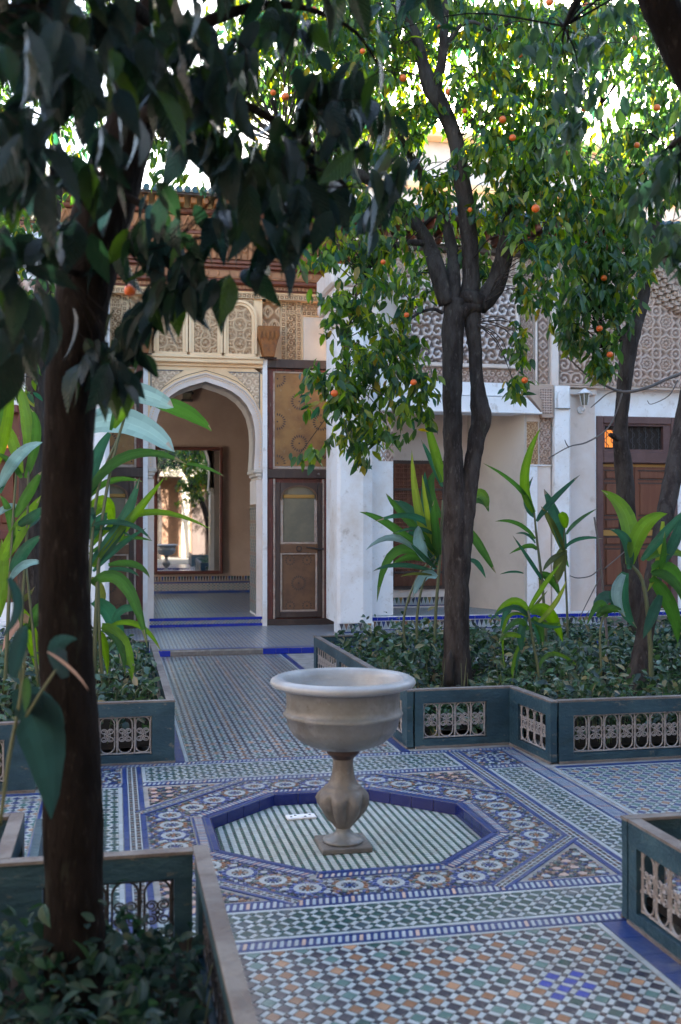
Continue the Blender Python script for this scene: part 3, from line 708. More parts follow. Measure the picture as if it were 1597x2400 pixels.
    # side walls with the door bays behind, up to the cornice
wl.box(ACX - HW, ACX + HW, FY + .02, FY + .5, TOP, 4.8)
wl.done('wall', M['cream'], pv)
MB().box(ACX + HW + .06, 3.3, FY + .10, FY + .5, 3.66, 4.8).done('upper_wall', M['cream'], pv); MB().box(-1.2, ACX - HW - .06, FY + .10, FY + .5, 3.66, 4.8).done('upper_wall', M['cream'], pv)
ar = MB(); sof = MB()
for sgn in (-1, 1):
    f = lambda k: [(ACX + sgn * a, z) for a, z in offs(k)]
    ar.quadstrip(f(0), f(.045), FY - .005, FY + .3); ar.quadstrip(f(.047), f(.10), FY + .008, FY + .1); ar.quadstrip(f(.102), f(.118), FY - .008, FY + .1)
    sof.quadstrip(f(-.0), f(.03), FY + .02, FY + .72)
ar.done('arch_moulding', M['pink'], pv, smooth=False); sof.done('arch_soffit', M['beige'], pv)
bead = MB()                              # beaded run of small bosses round the arch
for sgn in (-1, 1):
    P = spline([(ACX + sgn * a, FY, z) for a, z in offs(.073)], 5)
    for p in P[::1]: bead.add(*(lambda q: ([(p[0] + x * .013, p[1] + .004 + y * .008, p[2] + z * .011) for x, y, z in q[0]], q[1]))(([(1, 0, 0), (0, 0, 1), (-1, 0, 0), (0, 0, -1), (0, -1, 0)], [(1, 0, 4), (2, 1, 4), (3, 2, 4), (0, 3, 4)])))
bead.done('bead_moulding', M['cream'], pv, kind='stuff')
for sgn in (-1, 1):                      # spandrels: sunk line, carved field
    x0 = ACX + sgn * .755; MBs = MB()
    tri = [(x0 - sgn * .02, 3.58), (x0 - sgn * .43, 3.58), (x0 - sgn * .33, 3.52), (x0 - sgn * .20, 3.40), (x0 - sgn * .10, 3.26), (x0 - sgn * .02, 3.10)]
    cxm, czm = np.mean([p[0] for p in tri]), np.mean([p[1] for p in tri])
    outer = [(cxm + (a - cxm) * 1.10, czm + (c - czm) * 1.10) for a, c in tri]
    MBs.quadstrip(tri + tri[:1], outer + outer[:1], FY - .006, FY + .01); MBs.done('spandrel_frame', M['stone'], pv)
    poly = np.array(tri)
    def msk(cx, cz, poly=poly):
        ins = np.zeros(cx.shape, bool); n = len(poly); j = n - 1
        for i in range(n):
            xi, zi = poly[i]; xj, zj = poly[j]
            c = ((zi > cz) != (zj > cz)) & (cx < (xj - xi) * (cz - zi) / (zj - zi + 1e-9) + xi); ins ^= c; j = i
        return ins
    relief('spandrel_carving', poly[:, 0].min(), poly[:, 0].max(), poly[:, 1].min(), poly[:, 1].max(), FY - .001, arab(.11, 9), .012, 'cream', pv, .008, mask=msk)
    ln = MB(); P = [(ACX + sgn * a, z) for a, z in offs(.148)]; Q = [(ACX + sgn * a, z) for a, z in offs(.156)]
    P = [(a, z) for a, z in P if abs(a - ACX) < HW - .02]; Q = Q[-len(P):]
    ln.quadstrip(P, Q, FY - .003, FY + .01); ln.done('incised_line', M['brownpan'], pv)
    # posts, jambs with tile dado, impost corbels
    X0 = ACX + sgn * HW; MB().box(min(X0, X0 + sgn * .062), max(X0, X0 + sgn * .062), FY - .045, FY + .5, TZ, 3.92).done('post', M['white'], pv)
    X1 = ACX + sgn * .70
    MB().box(min(X1, X0) + .001, max(X1, X0) - .001, FY - .002, FY + .72, TZ + .131 if 0 else TZ, 2.10).done('jamb', M['pink'], pv)
    for k, (dx, z0, z1) in enumerate(((.745, 2.10, 2.145), (.72, 2.145, 2.195), (.69, 2.195, 2.25))):
        a, b2 = ACX + sgn * dx, X0; a2 = ACX + sgn * (dx - .03)
        MB().box(min(a2, b2) + .0006, max(a2, b2) - .0006, FY - .012 - .004 * k, FY + .74, z0, z1, bev=.012).done('corbel', M['beige'], pv)
    jm = MB(); 
    for i in range(14):
        for j in range(34):
            c = [GRN, NAV, WHT, (.05, .12, .08), ORG][(i * 2 + j * 3 + i * j) % 5]; y0 = FY + .03 + i * .048; z0 = .24 + j * .045
            xx = X1 - sgn * .002; jm.add([(xx, y0, z0), (xx, y0 + .044, z0), (xx, y0 + .044, z0 + .041), (xx, y0, z0 + .041)], [(0, 1, 2, 3)], c)
    jm.done('tile_dado', M['tile'], pv, 'stuff', col=True)
# ledge, blind windows with pierced stucco
MB().box(ACX - .80, ACX + .785, FY - .085, FY + .02, 3.70, 3.755, bev=.01).box(ACX - .81, ACX + .80, FY - .10, FY + .02, 3.758, 3.80, bev=.01).box(ACX - .80, ACX + .785, FY - .03, FY + .02, 3.657, 3.698).done('ledge', M['cream'], pv)
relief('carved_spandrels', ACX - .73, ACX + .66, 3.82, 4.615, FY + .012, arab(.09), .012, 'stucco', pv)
for k in range(3):
    cx = ACX - .465 + .475 * k - .012; w = .160; z0, zs = 3.845, 4.345
    wn = link('blind_window', mesh('window_base', *(lambda q: (q.V, q.F))(MB().box(cx - w - .06, cx + w + .06, FY - .035, FY + .01, 3.803, 3.843, bev=.006)), M['cream']), pv)
    inn = [(cx + w, z0)] + [(cx + w * math.cos(a), zs + w * 1.08 * math.sin(a)) for a in np.linspace(0, math.pi, 15)] + [(cx - w, z0)]
    def grow(g): return [(cx + (w + g), z0)] + [(cx + (w + g) * math.cos(a), zs + (w * 1.08 + g) * math.sin(a)) for a in np.linspace(0, math.pi, 15)] + [(cx - w - g, z0)]
    MB().quadstrip(inn, grow(.034), FY - .022, FY + .02).quadstrip(grow(.036), grow(.070), FY - .042, FY + .02).done('frame', M['cream'], wn)
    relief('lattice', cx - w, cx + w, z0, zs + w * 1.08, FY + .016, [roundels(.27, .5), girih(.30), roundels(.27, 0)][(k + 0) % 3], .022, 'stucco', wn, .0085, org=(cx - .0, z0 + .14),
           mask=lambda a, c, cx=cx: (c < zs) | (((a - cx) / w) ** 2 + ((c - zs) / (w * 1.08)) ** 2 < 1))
# dentil friezes and carved fields right and left of the windows
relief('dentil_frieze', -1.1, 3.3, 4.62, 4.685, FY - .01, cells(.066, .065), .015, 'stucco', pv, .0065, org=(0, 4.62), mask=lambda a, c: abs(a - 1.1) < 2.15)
for sgn in (-1, 1):
    def xs(a, b2): 
        p, q = ACX + sgn * (a - ACX), ACX + sgn * (b2 - ACX); return min(p, q), max(p, q)
    relief('carved_panel', *xs(1.93, 2.26), 4.20, 4.60, FY + .09, palmette(.19), .02, 'stucco', pv, .009)
    relief('dentil_column', *xs(2.285, 2.345), 3.80, 4.62, FY + .095, cells(.06, .066), .016, 'stucco', pv, .0065, org=(xs(2.285, 2.345)[0], 3.8))
    relief('carved_panel', *xs(2.36, 2.49), 3.80, 4.44, FY + .095, arab(.085), .014, 'stucco', pv, .008)
    relief('carved_panel', *xs(2.36, 2.49), 4.50, 4.61, FY + .095, arab(.07), .014, 'stucco', pv, .008)
    relief('dentil_column', *xs(2.505, 2.565), 3.80, 4.62, FY + .095, cells(.06, .066), .016, 'stucco', pv, .0065, org=(xs(2.505, 2.565)[0], 3.8))
    relief('dentil_row', *xs(2.58, 3.2), 4.43, 4.495, FY + .095, cells(.066, .065), .016, 'stucco', pv, .0065, org=(2.58, 4.43))
    relief('dentil_row', *xs(2.345, 2.505), 4.443, 4.498, FY + .0965, cells(.06, .055), .016, 'stucco', pv, .0065, org=(2.345, 4.443))
    relief('carved_panel', *xs(2.58, 3.2), 4.50, 4.61, FY + .095, arab(.06), .012, 'stucco', pv, .010)
    MB().box(*xs(2.60, 3.2), FY + .085, FY + .098, 3.80, 4.41, bev=.004).done('plain_panel', M['beige'], pv)
    # console bracket
    c = link('console', mesh('console_body', *(lambda q: (q.V, q.F))(MB().prism([(ACX + sgn * (a - ACX), z) for a, z in ((1.925, 4.22), (1.925, 4.08), (1.965, 3.98), (1.99, 3.86), (2.0, 3.80), (2.15, 3.80), (2.165, 3.88), (2.19, 3.99), (2.225, 4.09), (2.225, 4.22))][::(1 if sgn > 0 else -1)], FY - .17, FY + .09)), M['console']), pv)
    for q in range(5):
        xq = ACX + sgn * (1.945 + .058 * q - ACX); MB().prism([(xq - .018, 4.10), (xq, 4.02 + .01 * (q % 2)), (xq + .018, 4.10), (xq + .012, 4.15), (xq - .012, 4.15)], FY - .19, FY - .168).done('drop', M['console'], c)
    MB().box(*xs(1.955, 2.19), FY - .10, FY + .09, 3.775, 3.80).done('soffit_block', M['darkwood'], c)
    # beam above the door leaf
    MB().box(*xs(2.055, 3.25), FY - .04, FY + .12, 3.665, 3.785, bev=.006).done('lintel_beam', M['darkwood'], pv)
# cornice courses, each one proud of the one below
def course(name, z0, z1, y, fn, d, m, slope=0., res=.013):
    o = relief(name, -1.3, 3.25, z0, z1, y, fn, d, m, pv, res, slope, org=(0, z0)); return o
MB().box(-1.3, 3.25, FY - .03, FY + .4, 4.69, 4.715).done('cornice_fillet', M['cream'], pv)
MB().box(-1.3, 3.25, FY - .055, FY + .4, 4.716, 4.80).done('cornice_board', M['redwood'], pv)
course('tooth_course', 4.735, 4.785, FY - .058, teeth(.052, .05), .022, M['ochrel'], res=.0085)
MB().box(-1.3, 3.25, FY - .12, FY + .4, 4.80, 4.86, bev=.015).done('cornice_moulding', M['redwood'], pv)
MB().box(-1.3, 3.25, FY - .10, FY + .4, 4.862, 5.00).done('cornice_board', M['redwood'], pv)
course('boss_course', 4.89, 4.975, FY - .102, lambda x, z: ((np.abs((x / .145) % 1 - .5) * .145 / .017) ** 2 + ((z - .042) / .028) ** 2 < 1).astype(float), .014, M['ochrel'], res=.008)
for z, y in ((4.862, .115), (5.002, .16), (5.05, .19)):
    MB().box(-1.3, 3.25, FY - y, FY + .4, z, z + .022 if z < 5 else z + .045, bev=.008).done('cornice_moulding', M['ochrel'] if z < 4.9 else M['redwood'], pv)
MB().box(-1.3, 3.25, FY - .175, FY + .4, 5.098, 5.40).done('cornice_board', M['redwood'], pv)
course('niche_course', 5.11, 5.40, FY - .18, niches(.165, .29, 0), .05, M['ochrel'], .05, res=.009)
MB().box(-1.3, 3.25, FY - .27, FY + .4, 5.402, 5.46, bev=.015).done('cornice_moulding', M['redwood'], pv)
MB().box(-1.3, 3.25, FY - .23, FY + .4, 5.462, 5.66).done('cornice_board', M['redwood'], pv)
course('zigzag_course', 5.475, 5.65, FY - .235, lambda x, z: (np.abs(np.abs((x / .16) % 1 - .5) * 2 - z / .175) < .16).astype(float), .03, M['ochrel'], .03, res=.009)
MB().box(-1.3, 3.25, FY - .33, FY + .5, 5.662, 5.74, bev=.02).done('cornice_moulding', M['redwood'], pv)
for k in range(29):
    MB().box(-1.22 + .157 * k, -1.14 + .157 * k, FY - .52, FY - .05, 5.742, 5.83, bev=.012).done('rafter_end', M['console'], pv)
MB().box(-1.35, 3.3, FY - .60, FY + .8, 5.832, 5.87).done('eave_board', M['darkwood'], pv)
# roof tiles: green half rounds
rt = mesh('roof_tile', *tube([(0, -.66, 5.885), (0, -.1, 6.02), (0, .5, 6.16)], .045, 8), M['teal'])
for k in range(44): link('roof_tile', rt, pv, loc=(-1.3 + .106 * k, FY, 0))
# ochre double door leaves with wickets
def rosette(mb, cx, cz, y, r, n=20, clipx=None, col=None):
    for k in range(n):
        a = 2 * math.pi * k / n; c, s = math.cos(a), math.sin(a)
        pts = [(r * .58, 0), (r * .8, .0075 + r * .028), (r, 0), (r * .8, -.0075 - r * .028)]
        pp = [(cx + u * c - v * s, cz + u * s + v * c) for u, v in pts]
        if clipx and not all(clipx[0] < p[0] < clipx[1] and clipx[2] < p[1] < clipx[3] for p in pp): continue
        mb.prism(pp[::-1], y - .002, y)
    if not clipx or clipx[0] < cx - .012 and cx + .012 < clipx[1]: mb.prism([(cx + .013 * math.cos(a), cz + .013 * math.sin(a)) for a in np.linspace(0, -2 * math.pi, 9)[:-1]], y - .002, y)
def leaf_door(sgn):
    def bx(a, b2, z0, z1, y0, y1, **k):
        p, q = ACX + sgn * (a - ACX), ACX + sgn * (b2 - ACX); return MB().box(min(p, q), max(p, q), y0, y1, z0, z1, **k)
    d = link('door', mesh('door_back', *(lambda q: (q.V, q.F))(bx(2.05, 3.2, .10, 3.66, FY + .04, FY + .09)), M['redframe']), pv)
    P = lambda a: ACX + sgn * (a - ACX)
    for a, b2, z0, z1, m in ((2.052, 2.155, .10, 2.125, 'redframe'), (2.885, 3.0, .10, 2.125, 'redframe'), (2.052, 2.155, 2.255, 3.66, 'redframe'), (2.96, 3.02, 2.255, 3.66, 'redframe'),
                             (2.05, 3.05, 2.128, 2.252, 'darkwood'), (2.15, 2.96, 3.625, 3.66, 'redframe'), (2.05, 3.05, .075, .16, 'darkwood')):
        bx(a, b2, z0, z1, FY + .012 if m != 'darkwood' else FY - .012, FY + .05, bev=.006).done('frame_board', M[m], d)
    bx(2.185, 2.93, 2.30, 3.60, FY + .030, FY + .045).done('painted_panel', M['ochre'], d)
    for a, b2, z0, z1 in ((2.157, 2.183, 2.256, 3.623), (2.932, 2.958, 2.256, 3.623), (2.184, 2.931, 2.256, 2.296), (2.184, 2.931, 3.602, 3.623)):
        bx(a, b2, z0, z1, FY + .016, FY + .045, bev=.005).done('trim', M['worn'], d)
    ro = MB(); lim = sorted((P(2.19), P(2.925)))
    for cx, cz in ((2.53, 3.21), (2.53, 2.62), (2.22, 2.92), (2.84, 2.92), (2.22, 3.52), (2.84, 3.52), (2.22, 2.34), (2.84, 2.34)):
        rosette(ro, P(cx), cz, FY + .03, .128, 20, (lim[0], lim[1], 2.31, 3.59))
    ro.done('painted_rosette', M['darkwood'], d, 'stuff')
    # wicket
    for a, b2, z0, z1, m in ((2.19, 2.255, .18, 2.07, 'darkwood'), (2.79, 2.855, .18, 2.07, 'darkwood'), (2.257, 2.788, .18, .26, 'darkwood'), (2.257, 2.788, 1.085, 1.205, 'brownpan')):
        bx(a, b2, z0, z1, FY - .004, FY + .045, bev=.006).done('wicket_board', M[m], d)
    for a, b2, z0, z1 in ((2.16, 2.188, .165, 2.12), (2.857, 2.884, .165, 2.12), (2.259, 2.285, .262, 1.083), (2.76, 2.786, .262, 1.083), (2.287, 2.758, .262, .285), (2.287, 2.758, 1.06, 1.083), (2.259, 2.786, 1.207, 1.235)):
        bx(a, b2, z0, z1, FY + .004, FY + .045, bev=.005).done('trim', M['worn'], d)
    bx(2.287, 2.758, .287, 1.058, FY + .028, FY + .045).done('painted_panel', M['brownpan'], d)
    ro = MB(); l2 = sorted((P(2.29), P(2.755)))
    rosette(ro, P(2.522), .66, FY + .028, .115, 20); 
    for cx, cz in ((2.40, .98), (2.64, .98), (2.40, .34), (2.64, .34)): rosette(ro, P(cx), cz, FY + .028, .075, 12, (l2[0], l2[1], .30, 1.05))
    ro.done('painted_rosette', M['darkwood'], d, 'stuff')
    # arched head over a dusty pane
    cx, w, zs = P(2.5225), .263, 1.83; A_ = [(cx + w * math.cos(a), zs + .20 * math.sin(a) ** .8 if math.sin(a) > 1e-6 else zs) for a in np.linspace(0, math.pi, 17)]
    B_ = [(cx + w * math.cos(a) / max(abs(math.cos(a)), abs(math.sin(a))) if abs(math.sin(a)) > .01 else cx + w * np.sign(math.cos(a)), zs + (.235 if math.sin(a) > .01 else 0)) for a in np.linspace(0, math.pi, 17)]
    MB().quadstrip(A_, B_, FY + .000, FY + .045).done('arched_head', M['darkwood'], d)
    MB().quadstrip([(x, z) for x, z in A_], [(cx + (x - cx) * .93, z - .016) for x, z in A_], FY - .010, FY + .02).done('arch_bead', M['brownpan'], d)
    bx(2.30, 2.745, 1.85, 1.90, FY + .018, FY + .04, bev=.008).done('glazing_bar', M['gold'], d)
    bx(2.262, 2.783, 1.237, 2.02, FY + .036, FY + .042).done('pane', M['glass'], d)
    for a, b2 in ((2.259, 2.30), (2.745, 2.786)): bx(a, b2, 1.237, 1.83, FY + .012, FY + .045, bev=.005).done('trim', M['worn'], d)
    k = link('bolt', mesh('bolt', *(lambda q: (q.V, q.F))(MB().add(*tube([(P(2.62), FY - .02, 1.165), (P(2.72), FY - .022, 1.15), (P(2.80), FY - .022, 1.135), (P(2.87), FY - .02, 1.14)], [.008, .012, .015, .012], 6))), M['darkiron']), d)
    T = [(P(2.52) + .035 * math.cos(a), FY - .014, 1.145 + .035 * math.sin(a)) for a in np.linspace(0, 2 * math.pi, 13)]
    MB().add(*tube(T, .007, 5)).done('ring_knocker', M['darkiron'], d)
    for xk in (2.80, 2.92): MB().add(*[[(P(xk) + x, FY - .022 + y, 2.19 + z) for x, y, z in q] if i == 0 else q for i, q in enumerate(lathe([(0, -.018), (.015, -.01), (.018, 0), (.015, .01), (0, .018)], 10))]).done('stud', M['stone'], d, smooth=True)
    bx(2.20, 2.95, .076, .092, FY - .05, FY + .0).done('door_sill', M['darkwood'], d)
leaf_door(1); leaf_door(-1)
for sgn in (-1, 1):
    a, b2 = ((3.02, 3.38), (-1.2, -.62))[sgn < 0]; MB().box(a, b2, FY + .02, FY + .22 if sgn > 0 else FY + .5, TZ, 4.8).done('end_wall', M['white'], pv)
# sill step: two cobalt courses with a mosaic band between, and the room floor
MB().box(ACX - .695, ACX + .695, FY + .015, FY + .8, TZ, .204).box(-1.7, 3.8, FY + .55, 19.5, TZ - .4, .2035).done('room_floor', M['grout'], pv)
st = mesh('sill_tile', *(lambda q: (q.V, q.F))(MB().box(-.0955, .0955, -.012, 0, 0, .038, bev=.002)), M['blueglaze'])
for k in range(8):
    for z in (.077, .166):
        link('tile', st, pv, loc=(.555 + .1935 * k, FY + .005, z))
jm = Mosaic(); sb = MB()
for k in range(72):
    for j in range(3):
        x = .463 + k * .0212; z = .117 + j * .0162; c = [WHT, NAV, WHT, GRN, WHT, ORG, WHT, BLU][(k * 3 + j * 5) % 8] if (k + j) % 2 else WHT
        sb.box(x, x + .0195, FY - .005, FY + .01, z, z + .0148, c)
sb.done('mosaic_band', M['tile'], pv, 'stuff', col=True)
rf = Mosaic(); rf.lattice(rect(.46, 1.98, FY + .06, FY + .78), terr_cols, z=.204, keep=False); rf.lattice(rect(-1.6, 3.7, FY + .80, 19.45), terr_cols, z=.204, keep=False)
rf.strip((.46, FY + .02), (1.98, FY + .02), .035, WHT, z=.204); rf.build(pv, skirt_y=0)
# the room behind
rm = MB().box(-1.75, 3.85, 19.5, 19.7, TZ, 5.0).box(-1.75, -1.6, FY + .75, 15.8, TZ, 5.0).box(-1.75, -1.6, 18.9, 19.5, TZ, 5.0).box(-1.75, -1.6, 15.8, 18.9, 3.2, 5.0).box(3.7, 3.85, FY + .75, 19.5, TZ, 5.0)  # left wall has an unseen opening, added to let light into the room
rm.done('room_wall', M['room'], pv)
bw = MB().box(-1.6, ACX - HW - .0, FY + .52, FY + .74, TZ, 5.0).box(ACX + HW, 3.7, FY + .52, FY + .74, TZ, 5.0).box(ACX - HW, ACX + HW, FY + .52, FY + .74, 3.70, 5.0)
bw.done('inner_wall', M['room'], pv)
MB().box(-1.75, 3.85, FY + .5, 19.7, 5.0, 5.15).done('room_ceiling', M['darkwood'], pv)
dd = MB(); zb = .205
for k in range(90):
    x = -1.4 + .0505 * k + .0; c = [NAV, ORG, BLU, GRN, NAV, (.08, .03, .03)][k % 6]
    dd.prism([(x, .515), (x + .044, .515), (x + .022, .425)], 19.485, 19.498, c); dd.prism([(x + .047, .425), (x + .0285, .515), (x + .047, .515)][::-1], 19.486, 19.498, WHT)
dd.box(-1.5, 3.6, 19.482, 19.499, .39, .415, BLU)
for k in range(150):
    for j in range(5):
        c = [NAV, WHT, ORG, WHT, GRN, WHT][(k * 5 + j * 3) % 6]; x = -1.3 + k * .031; dd.box(x, x + .027, 19.486, 19.498, .262 + j * .0245, .283 + j * .0245, c)
dd.box(-1.5, 3.6, 19.48, 19.499, .207, .255, BLU)
dd.done('tile_dado', M['tile'], pv, 'stuff', col=True)

mi = thing('mirror', 'tall dark red framed mirror on the back wall of the arched room', 'mirror', (1.31, 19.455, .56)); mi.rotation_euler.z = -.0167
MB().box(-.56, .56, -.012, 0, .06, 2.25).done('glass', M['silver'], mi)
for n_, (a, b2, z0, z1) in dict(l=(-.62, -.56, 0, 2.31), r=(.56, .62, 0, 2.31), b=(-.56, .56, 0, .06), t=(-.56, .56, 2.25, 2.31)).items():
    MB().box(a, b2, -.05, .02, z0, z1, bev=.01).done('frame_board', M['mirrorframe'], mi)
sc = thing('wall_lantern', 'small dark box sconce high on the brown wall above the mirror', 'wall lamp', (1.276, 19.5, 3.70))
MB().box(-.10, .10, -.15, 0, 0, .03).done('base', M['darkiron'], sc); MB().prism([(-.12, .14), (.12, .14), (.07, .20), (-.07, .20)], -.16, 0).done('hood', M['darkiron'], sc)
MB().box(-.075, .075, -.12, -.02, .03, .14).done('shade', M['glass'], sc)

# ------------------------------------------------------------------ the gallery wing on the right
GY = 13.75
def px(u, v, y=GY): p = at(u or 1150, v or 1100, y); return float(p[0]), float(p[2])
def pbox(mb, u0, v0, u1, v1, y, y1, **k):
    (a, z1), (b2, z0) = px(u0, v0, y), px(u1, v1, y); return mb.box(a, b2, y, y1, z0, z1, **k)
gl = thing('gallery', 'white gallery wing with carved stucco panels, a recessed porch and a red-brown door', 'gallery', (0, 0, 0))
PT = .27
MB().box(3.24, 9.6, 13.62, 15.2, TZ, PT - .003).done('platform', M['white'], gl)
bt = mesh('edge_tile', *(lambda q: (q.V, q.F))(MB().box(-.0735, .0735, -.006, 0, 0, .046, bev=.002)), M['blueglaze'])
for k in range(40): link('tile', bt, gl, loc=(3.32 + .15 * k, 13.618, .213))
def teeth_band(mb, x0, x1, y, z0, z1, w=.062, blue=True):
    n = int((x1 - x0) / w)
    for k in range(n):
        x = x0 + w * k; c = [NAV, ORG, NAV, BLU, NAV, (.05, .10, .06), (.25, .15, .04)][k % 7]
        mb.prism([(x + .002, z1), (x + w - .004, z1), (x + w / 2, z0 + .02)], y - .004, y, c); mb.prism([(x + w / 2 + .004, z0 + .012), (x + w - .001, z1 - .004), (x + w * 1.5 - .004, z0 + .012)], y - .004, y, WHT)
    if blue: mb.box(x0, x1, y - .005, y, z0 - .008, z0 + .008, BLU)
tbm = MB(); teeth_band(tbm, 3.26, 9.4, 13.618, .092, .205); teeth_band(tbm, 3.66, 5.1, 14.898, .30, .42)
teeth_band(tbm, 2.84, 3.30, 13.438, .090, .20)
tbm.done('tooth_mosaic', M['tile'], gl, 'stuff', col=True)
pf = Mosaic(); pf.lattice(rect(3.3, 5.6, 13.66, 14.88), east_cols, z=PT, keep=False); pf.build(gl, skirt_y=0)
# first pillar and its return
pr = [(2.82, 13.50), (2.86, 13.45), (3.16, 13.44), (3.30, 13.52), (3.31, 13.72), (3.64, 13.74), (3.64, 14.2), (2.82, 14.2)]
def pillar(pts, z0, z1, m='white', name='pillar', par=gl):
    n = len(pts); return MB().add([(x, y, z0) for x, y in pts] + [(x, y, z1) for x, y in pts], [tuple(range(n - 1, -1, -1)), tuple(range(n, 2 * n))] + [(i, (i + 1) % n, n + (i + 1) % n, n + i) for i in range(n)]).done(name, M[m], par)
pillar(pr, .208, 4.05)
MB().box(2.825, 3.305, 13.46, 13.7, TZ, .208).done('plinth', M['white'], gl)
for k, (o, z0, z1) in enumerate(((0, 4.05, 4.2), (.04, 4.2, 4.34), (.09, 4.34, 4.50), (.05, 4.50, 4.58), (.10, 4.58, 4.85))):
    MB().box(2.82 - o, 3.4, 13.44 - o, 14.4, z0 + .001, z1 - .001, bev=.03).done('capital_course', M['pink'], gl)
relief('lozenge_panel', *[px(867, 0)[0], 3.64], 2.33, 3.36, GY - .015, sebka(.115), .014, 'stuccop', gl, .008)
# porch recess
MB().box(3.40, 5.17, 14.9, 15.1, PT - .05, 3.6).done('porch_wall', M['pink'], gl)
MB().obox((5.165, 14.9), (5.60, 13.78), .1, PT - .05, 3.5, side=-1).done('porch_side_wall', M['beige'], gl)
MB().box(3.3, 5.8, 13.9, 15.0, 3.25, 3.4).done('porch_ceiling', M['beige'], gl)
wn = link('window', mesh('window_frame', *(lambda q: (q.V, q.F))(MB().box(*(lambda a, b2: (a, b2))(px(905, 0, 14.9)[0] - .05, px(1015, 0, 14.9)[0] + .05), 14.86, 14.899, px(0, 1345, 14.9)[1] - .05, px(0, 1070, 14.9)[1] + .05)), M['darkwood']), gl)
wx0, wx1, wz0, wz1 = px(905, 0, 14.9)[0], px(1015, 0, 14.9)[0], px(0, 1345, 14.9)[1], px(0, 1070, 14.9)[1]
relief('turned_lattice', wx0, wx1, wz0 + .2, wz1, 14.85, cells(.06, .06, .14, .1), .02, M['doorwood'], wn, .009)
relief('turned_lattice', wx0, wx1, wz0, wz0 + .2, 14.85, sebka(.05), .02, M['doorwood'], wn, .009)
for k in range(3): MB().box(wx0, wx1, 14.815, 14.845, wz0 + .18 + k * .6, wz0 + .215 + k * .6, bev=.005).done('window_rail', M['darkwood'], wn)
# lintel in two steps, dripping edge pieces
(bx0, bz3), (bx1, bz0) = px(905, 875), px(1240, 955); bz1, bz2 = px(0, 915)[1], px(0, 912)[1]
MB().box(3.42, px(1212, 0)[0], GY - .03, GY + .25, bz2, bz3, bev=.01).done('lintel', M['white'], gl)
MB().prism([(3.42, bz0 + .03), (px(1236, 0)[0], bz0 + .03), (px(1205, 0)[0], bz1 - .004), (3.42, bz1 - .004)], GY - .12, GY + .25).done('lintel', M['white'], gl)
MB().box(3.42, px(1240, 0)[0], GY - .14, GY + .25, bz0, bz0 + .027, bev=.008).done('lintel_edge', M['white'], gl)
# carved bracket and strip beside the second pillar
sx0, sx1, sx2 = px(1216, 0)[0], px(1240, 0)[0], px(1268, 0)[0]
z_top, z_a, z_b = px(0, 885)[1], px(0, 960)[1], px(0, 1068)[1]
MB().box(sx0 - .02, sx2, GY + .005, GY + .5, PT - .05, z_top).done('pier', M['pink'], gl)
bk = [(sx2, z_a), (sx2, z_top), (sx0 - .04, z_top), (sx0 - .03, z_top - .15), (sx0 + .06, z_top - .24), (sx0 + .14, z_top - .34), (sx0 + .17, z_a)]
MB().prism(bk, GY - .10, GY + .004).done('bracket', M['plainst'], gl)
relief('pierced_panel', sx0 + .12, sx2 - .03, z_a + .05, z_top - .05, GY - .101, cells(.036, .036, .2, .1), .012, 'stuccop', gl, .007, mask=lambda a, c: (a > sx0 + .16) | (c > z_top - .2))
relief('arabesque_strip', sx1 + .01, sx2, z_b, z_a, GY - .006, arab(.09), .014, 'stuccop', gl, .008)
relief('arabesque_strip', sx0 - .02, sx1 - .01, z_b, z_a - .05, GY + .003, arab(.07), .012, 'stucco', gl, .008)
MB().box(sx0 - .02, sx2 + .01, GY - .02, GY + .01, z_b - .02, z_b - .002, bev=.004).done('string_course', M['white'], gl)
MB().box(sx0 - .02, sx1 - .02, GY - .006, GY + .1, PT, z_b - .021).done('corner_strip', M['white'], gl)
# second pillar with a shallow niche head, and the lantern wall
p0, p1, p2, p3 = px(1271, 0)[0], px(1302, 0)[0], px(1338, 0)[0], px(1372, 0)[0]
pillar([(p0, 13.66), (p1, 13.63), (p1 + .03, 13.66), (p1 + .03, 14.2), (p0, 14.2)], TZ, z_top - .005)
hx0, hx1 = p0 + .03, p1 - .01; hz = px(0, 938)[1]
an = [(hx0, hz)] + [((hx0 + hx1) / 2 + (hx1 - hx0) / 2 * math.cos(a), hz + .16 + .10 * math.sin(a)) for a in np.linspace(math.pi, 0, 9)] + [(hx1, hz)]
MB().prism(an, 13.615, 13.63).done('niche_head', M['white'], gl); MB().box(p0 - .005, p1 + .01, 13.60, 13.64, hz - .012, hz, bev=.003).done('string_course', M['stone'], gl)
DY = 13.95
MB().box(p1 + .031, p3 + .05, DY - .06, DY + .4, TZ, z_top).done('wall_pier', M['pink'], gl)
MB().box(p2, p3 + .02, DY - .075, DY - .061, TZ, px(0, 1100)[1]).done('wall_strip', M['pink'], gl) if False else None
(dx0, dz1), (dx1, dz0) = px(1372, 957, DY), px(1560, 1500, DY); dz0 = .27
MB().box(p3 + .051, 9.6, DY, DY + .4, TZ, dz0).box(p3 + .051, dx0, DY, DY + .4, dz0, z_top).box(dx1, 9.6, DY, DY + .4, dz0, z_top).box(dx0, dx1, DY, DY + .4, dz1, z_top).done('wall', M['white'], gl)
MB().box(p3 - .1, 9.6, DY - .09, DY - .002, z_top - .02, z_top + .02, bev=.01).box(p1, p3 + .05, DY - .12, DY - .062, z_top - .10, z_top - .022, bev=.01).done('string_course', M['pink'], gl)
dr = link('door', mesh('door_back', *(lambda q: (q.V, q.F))(MB().box(dx0, dx1, DY + .12, DY + .16, dz0, dz1)), M['doorwood']), gl)
def D_(u, v): return px(u or 1460, v, DY)
fx = .105
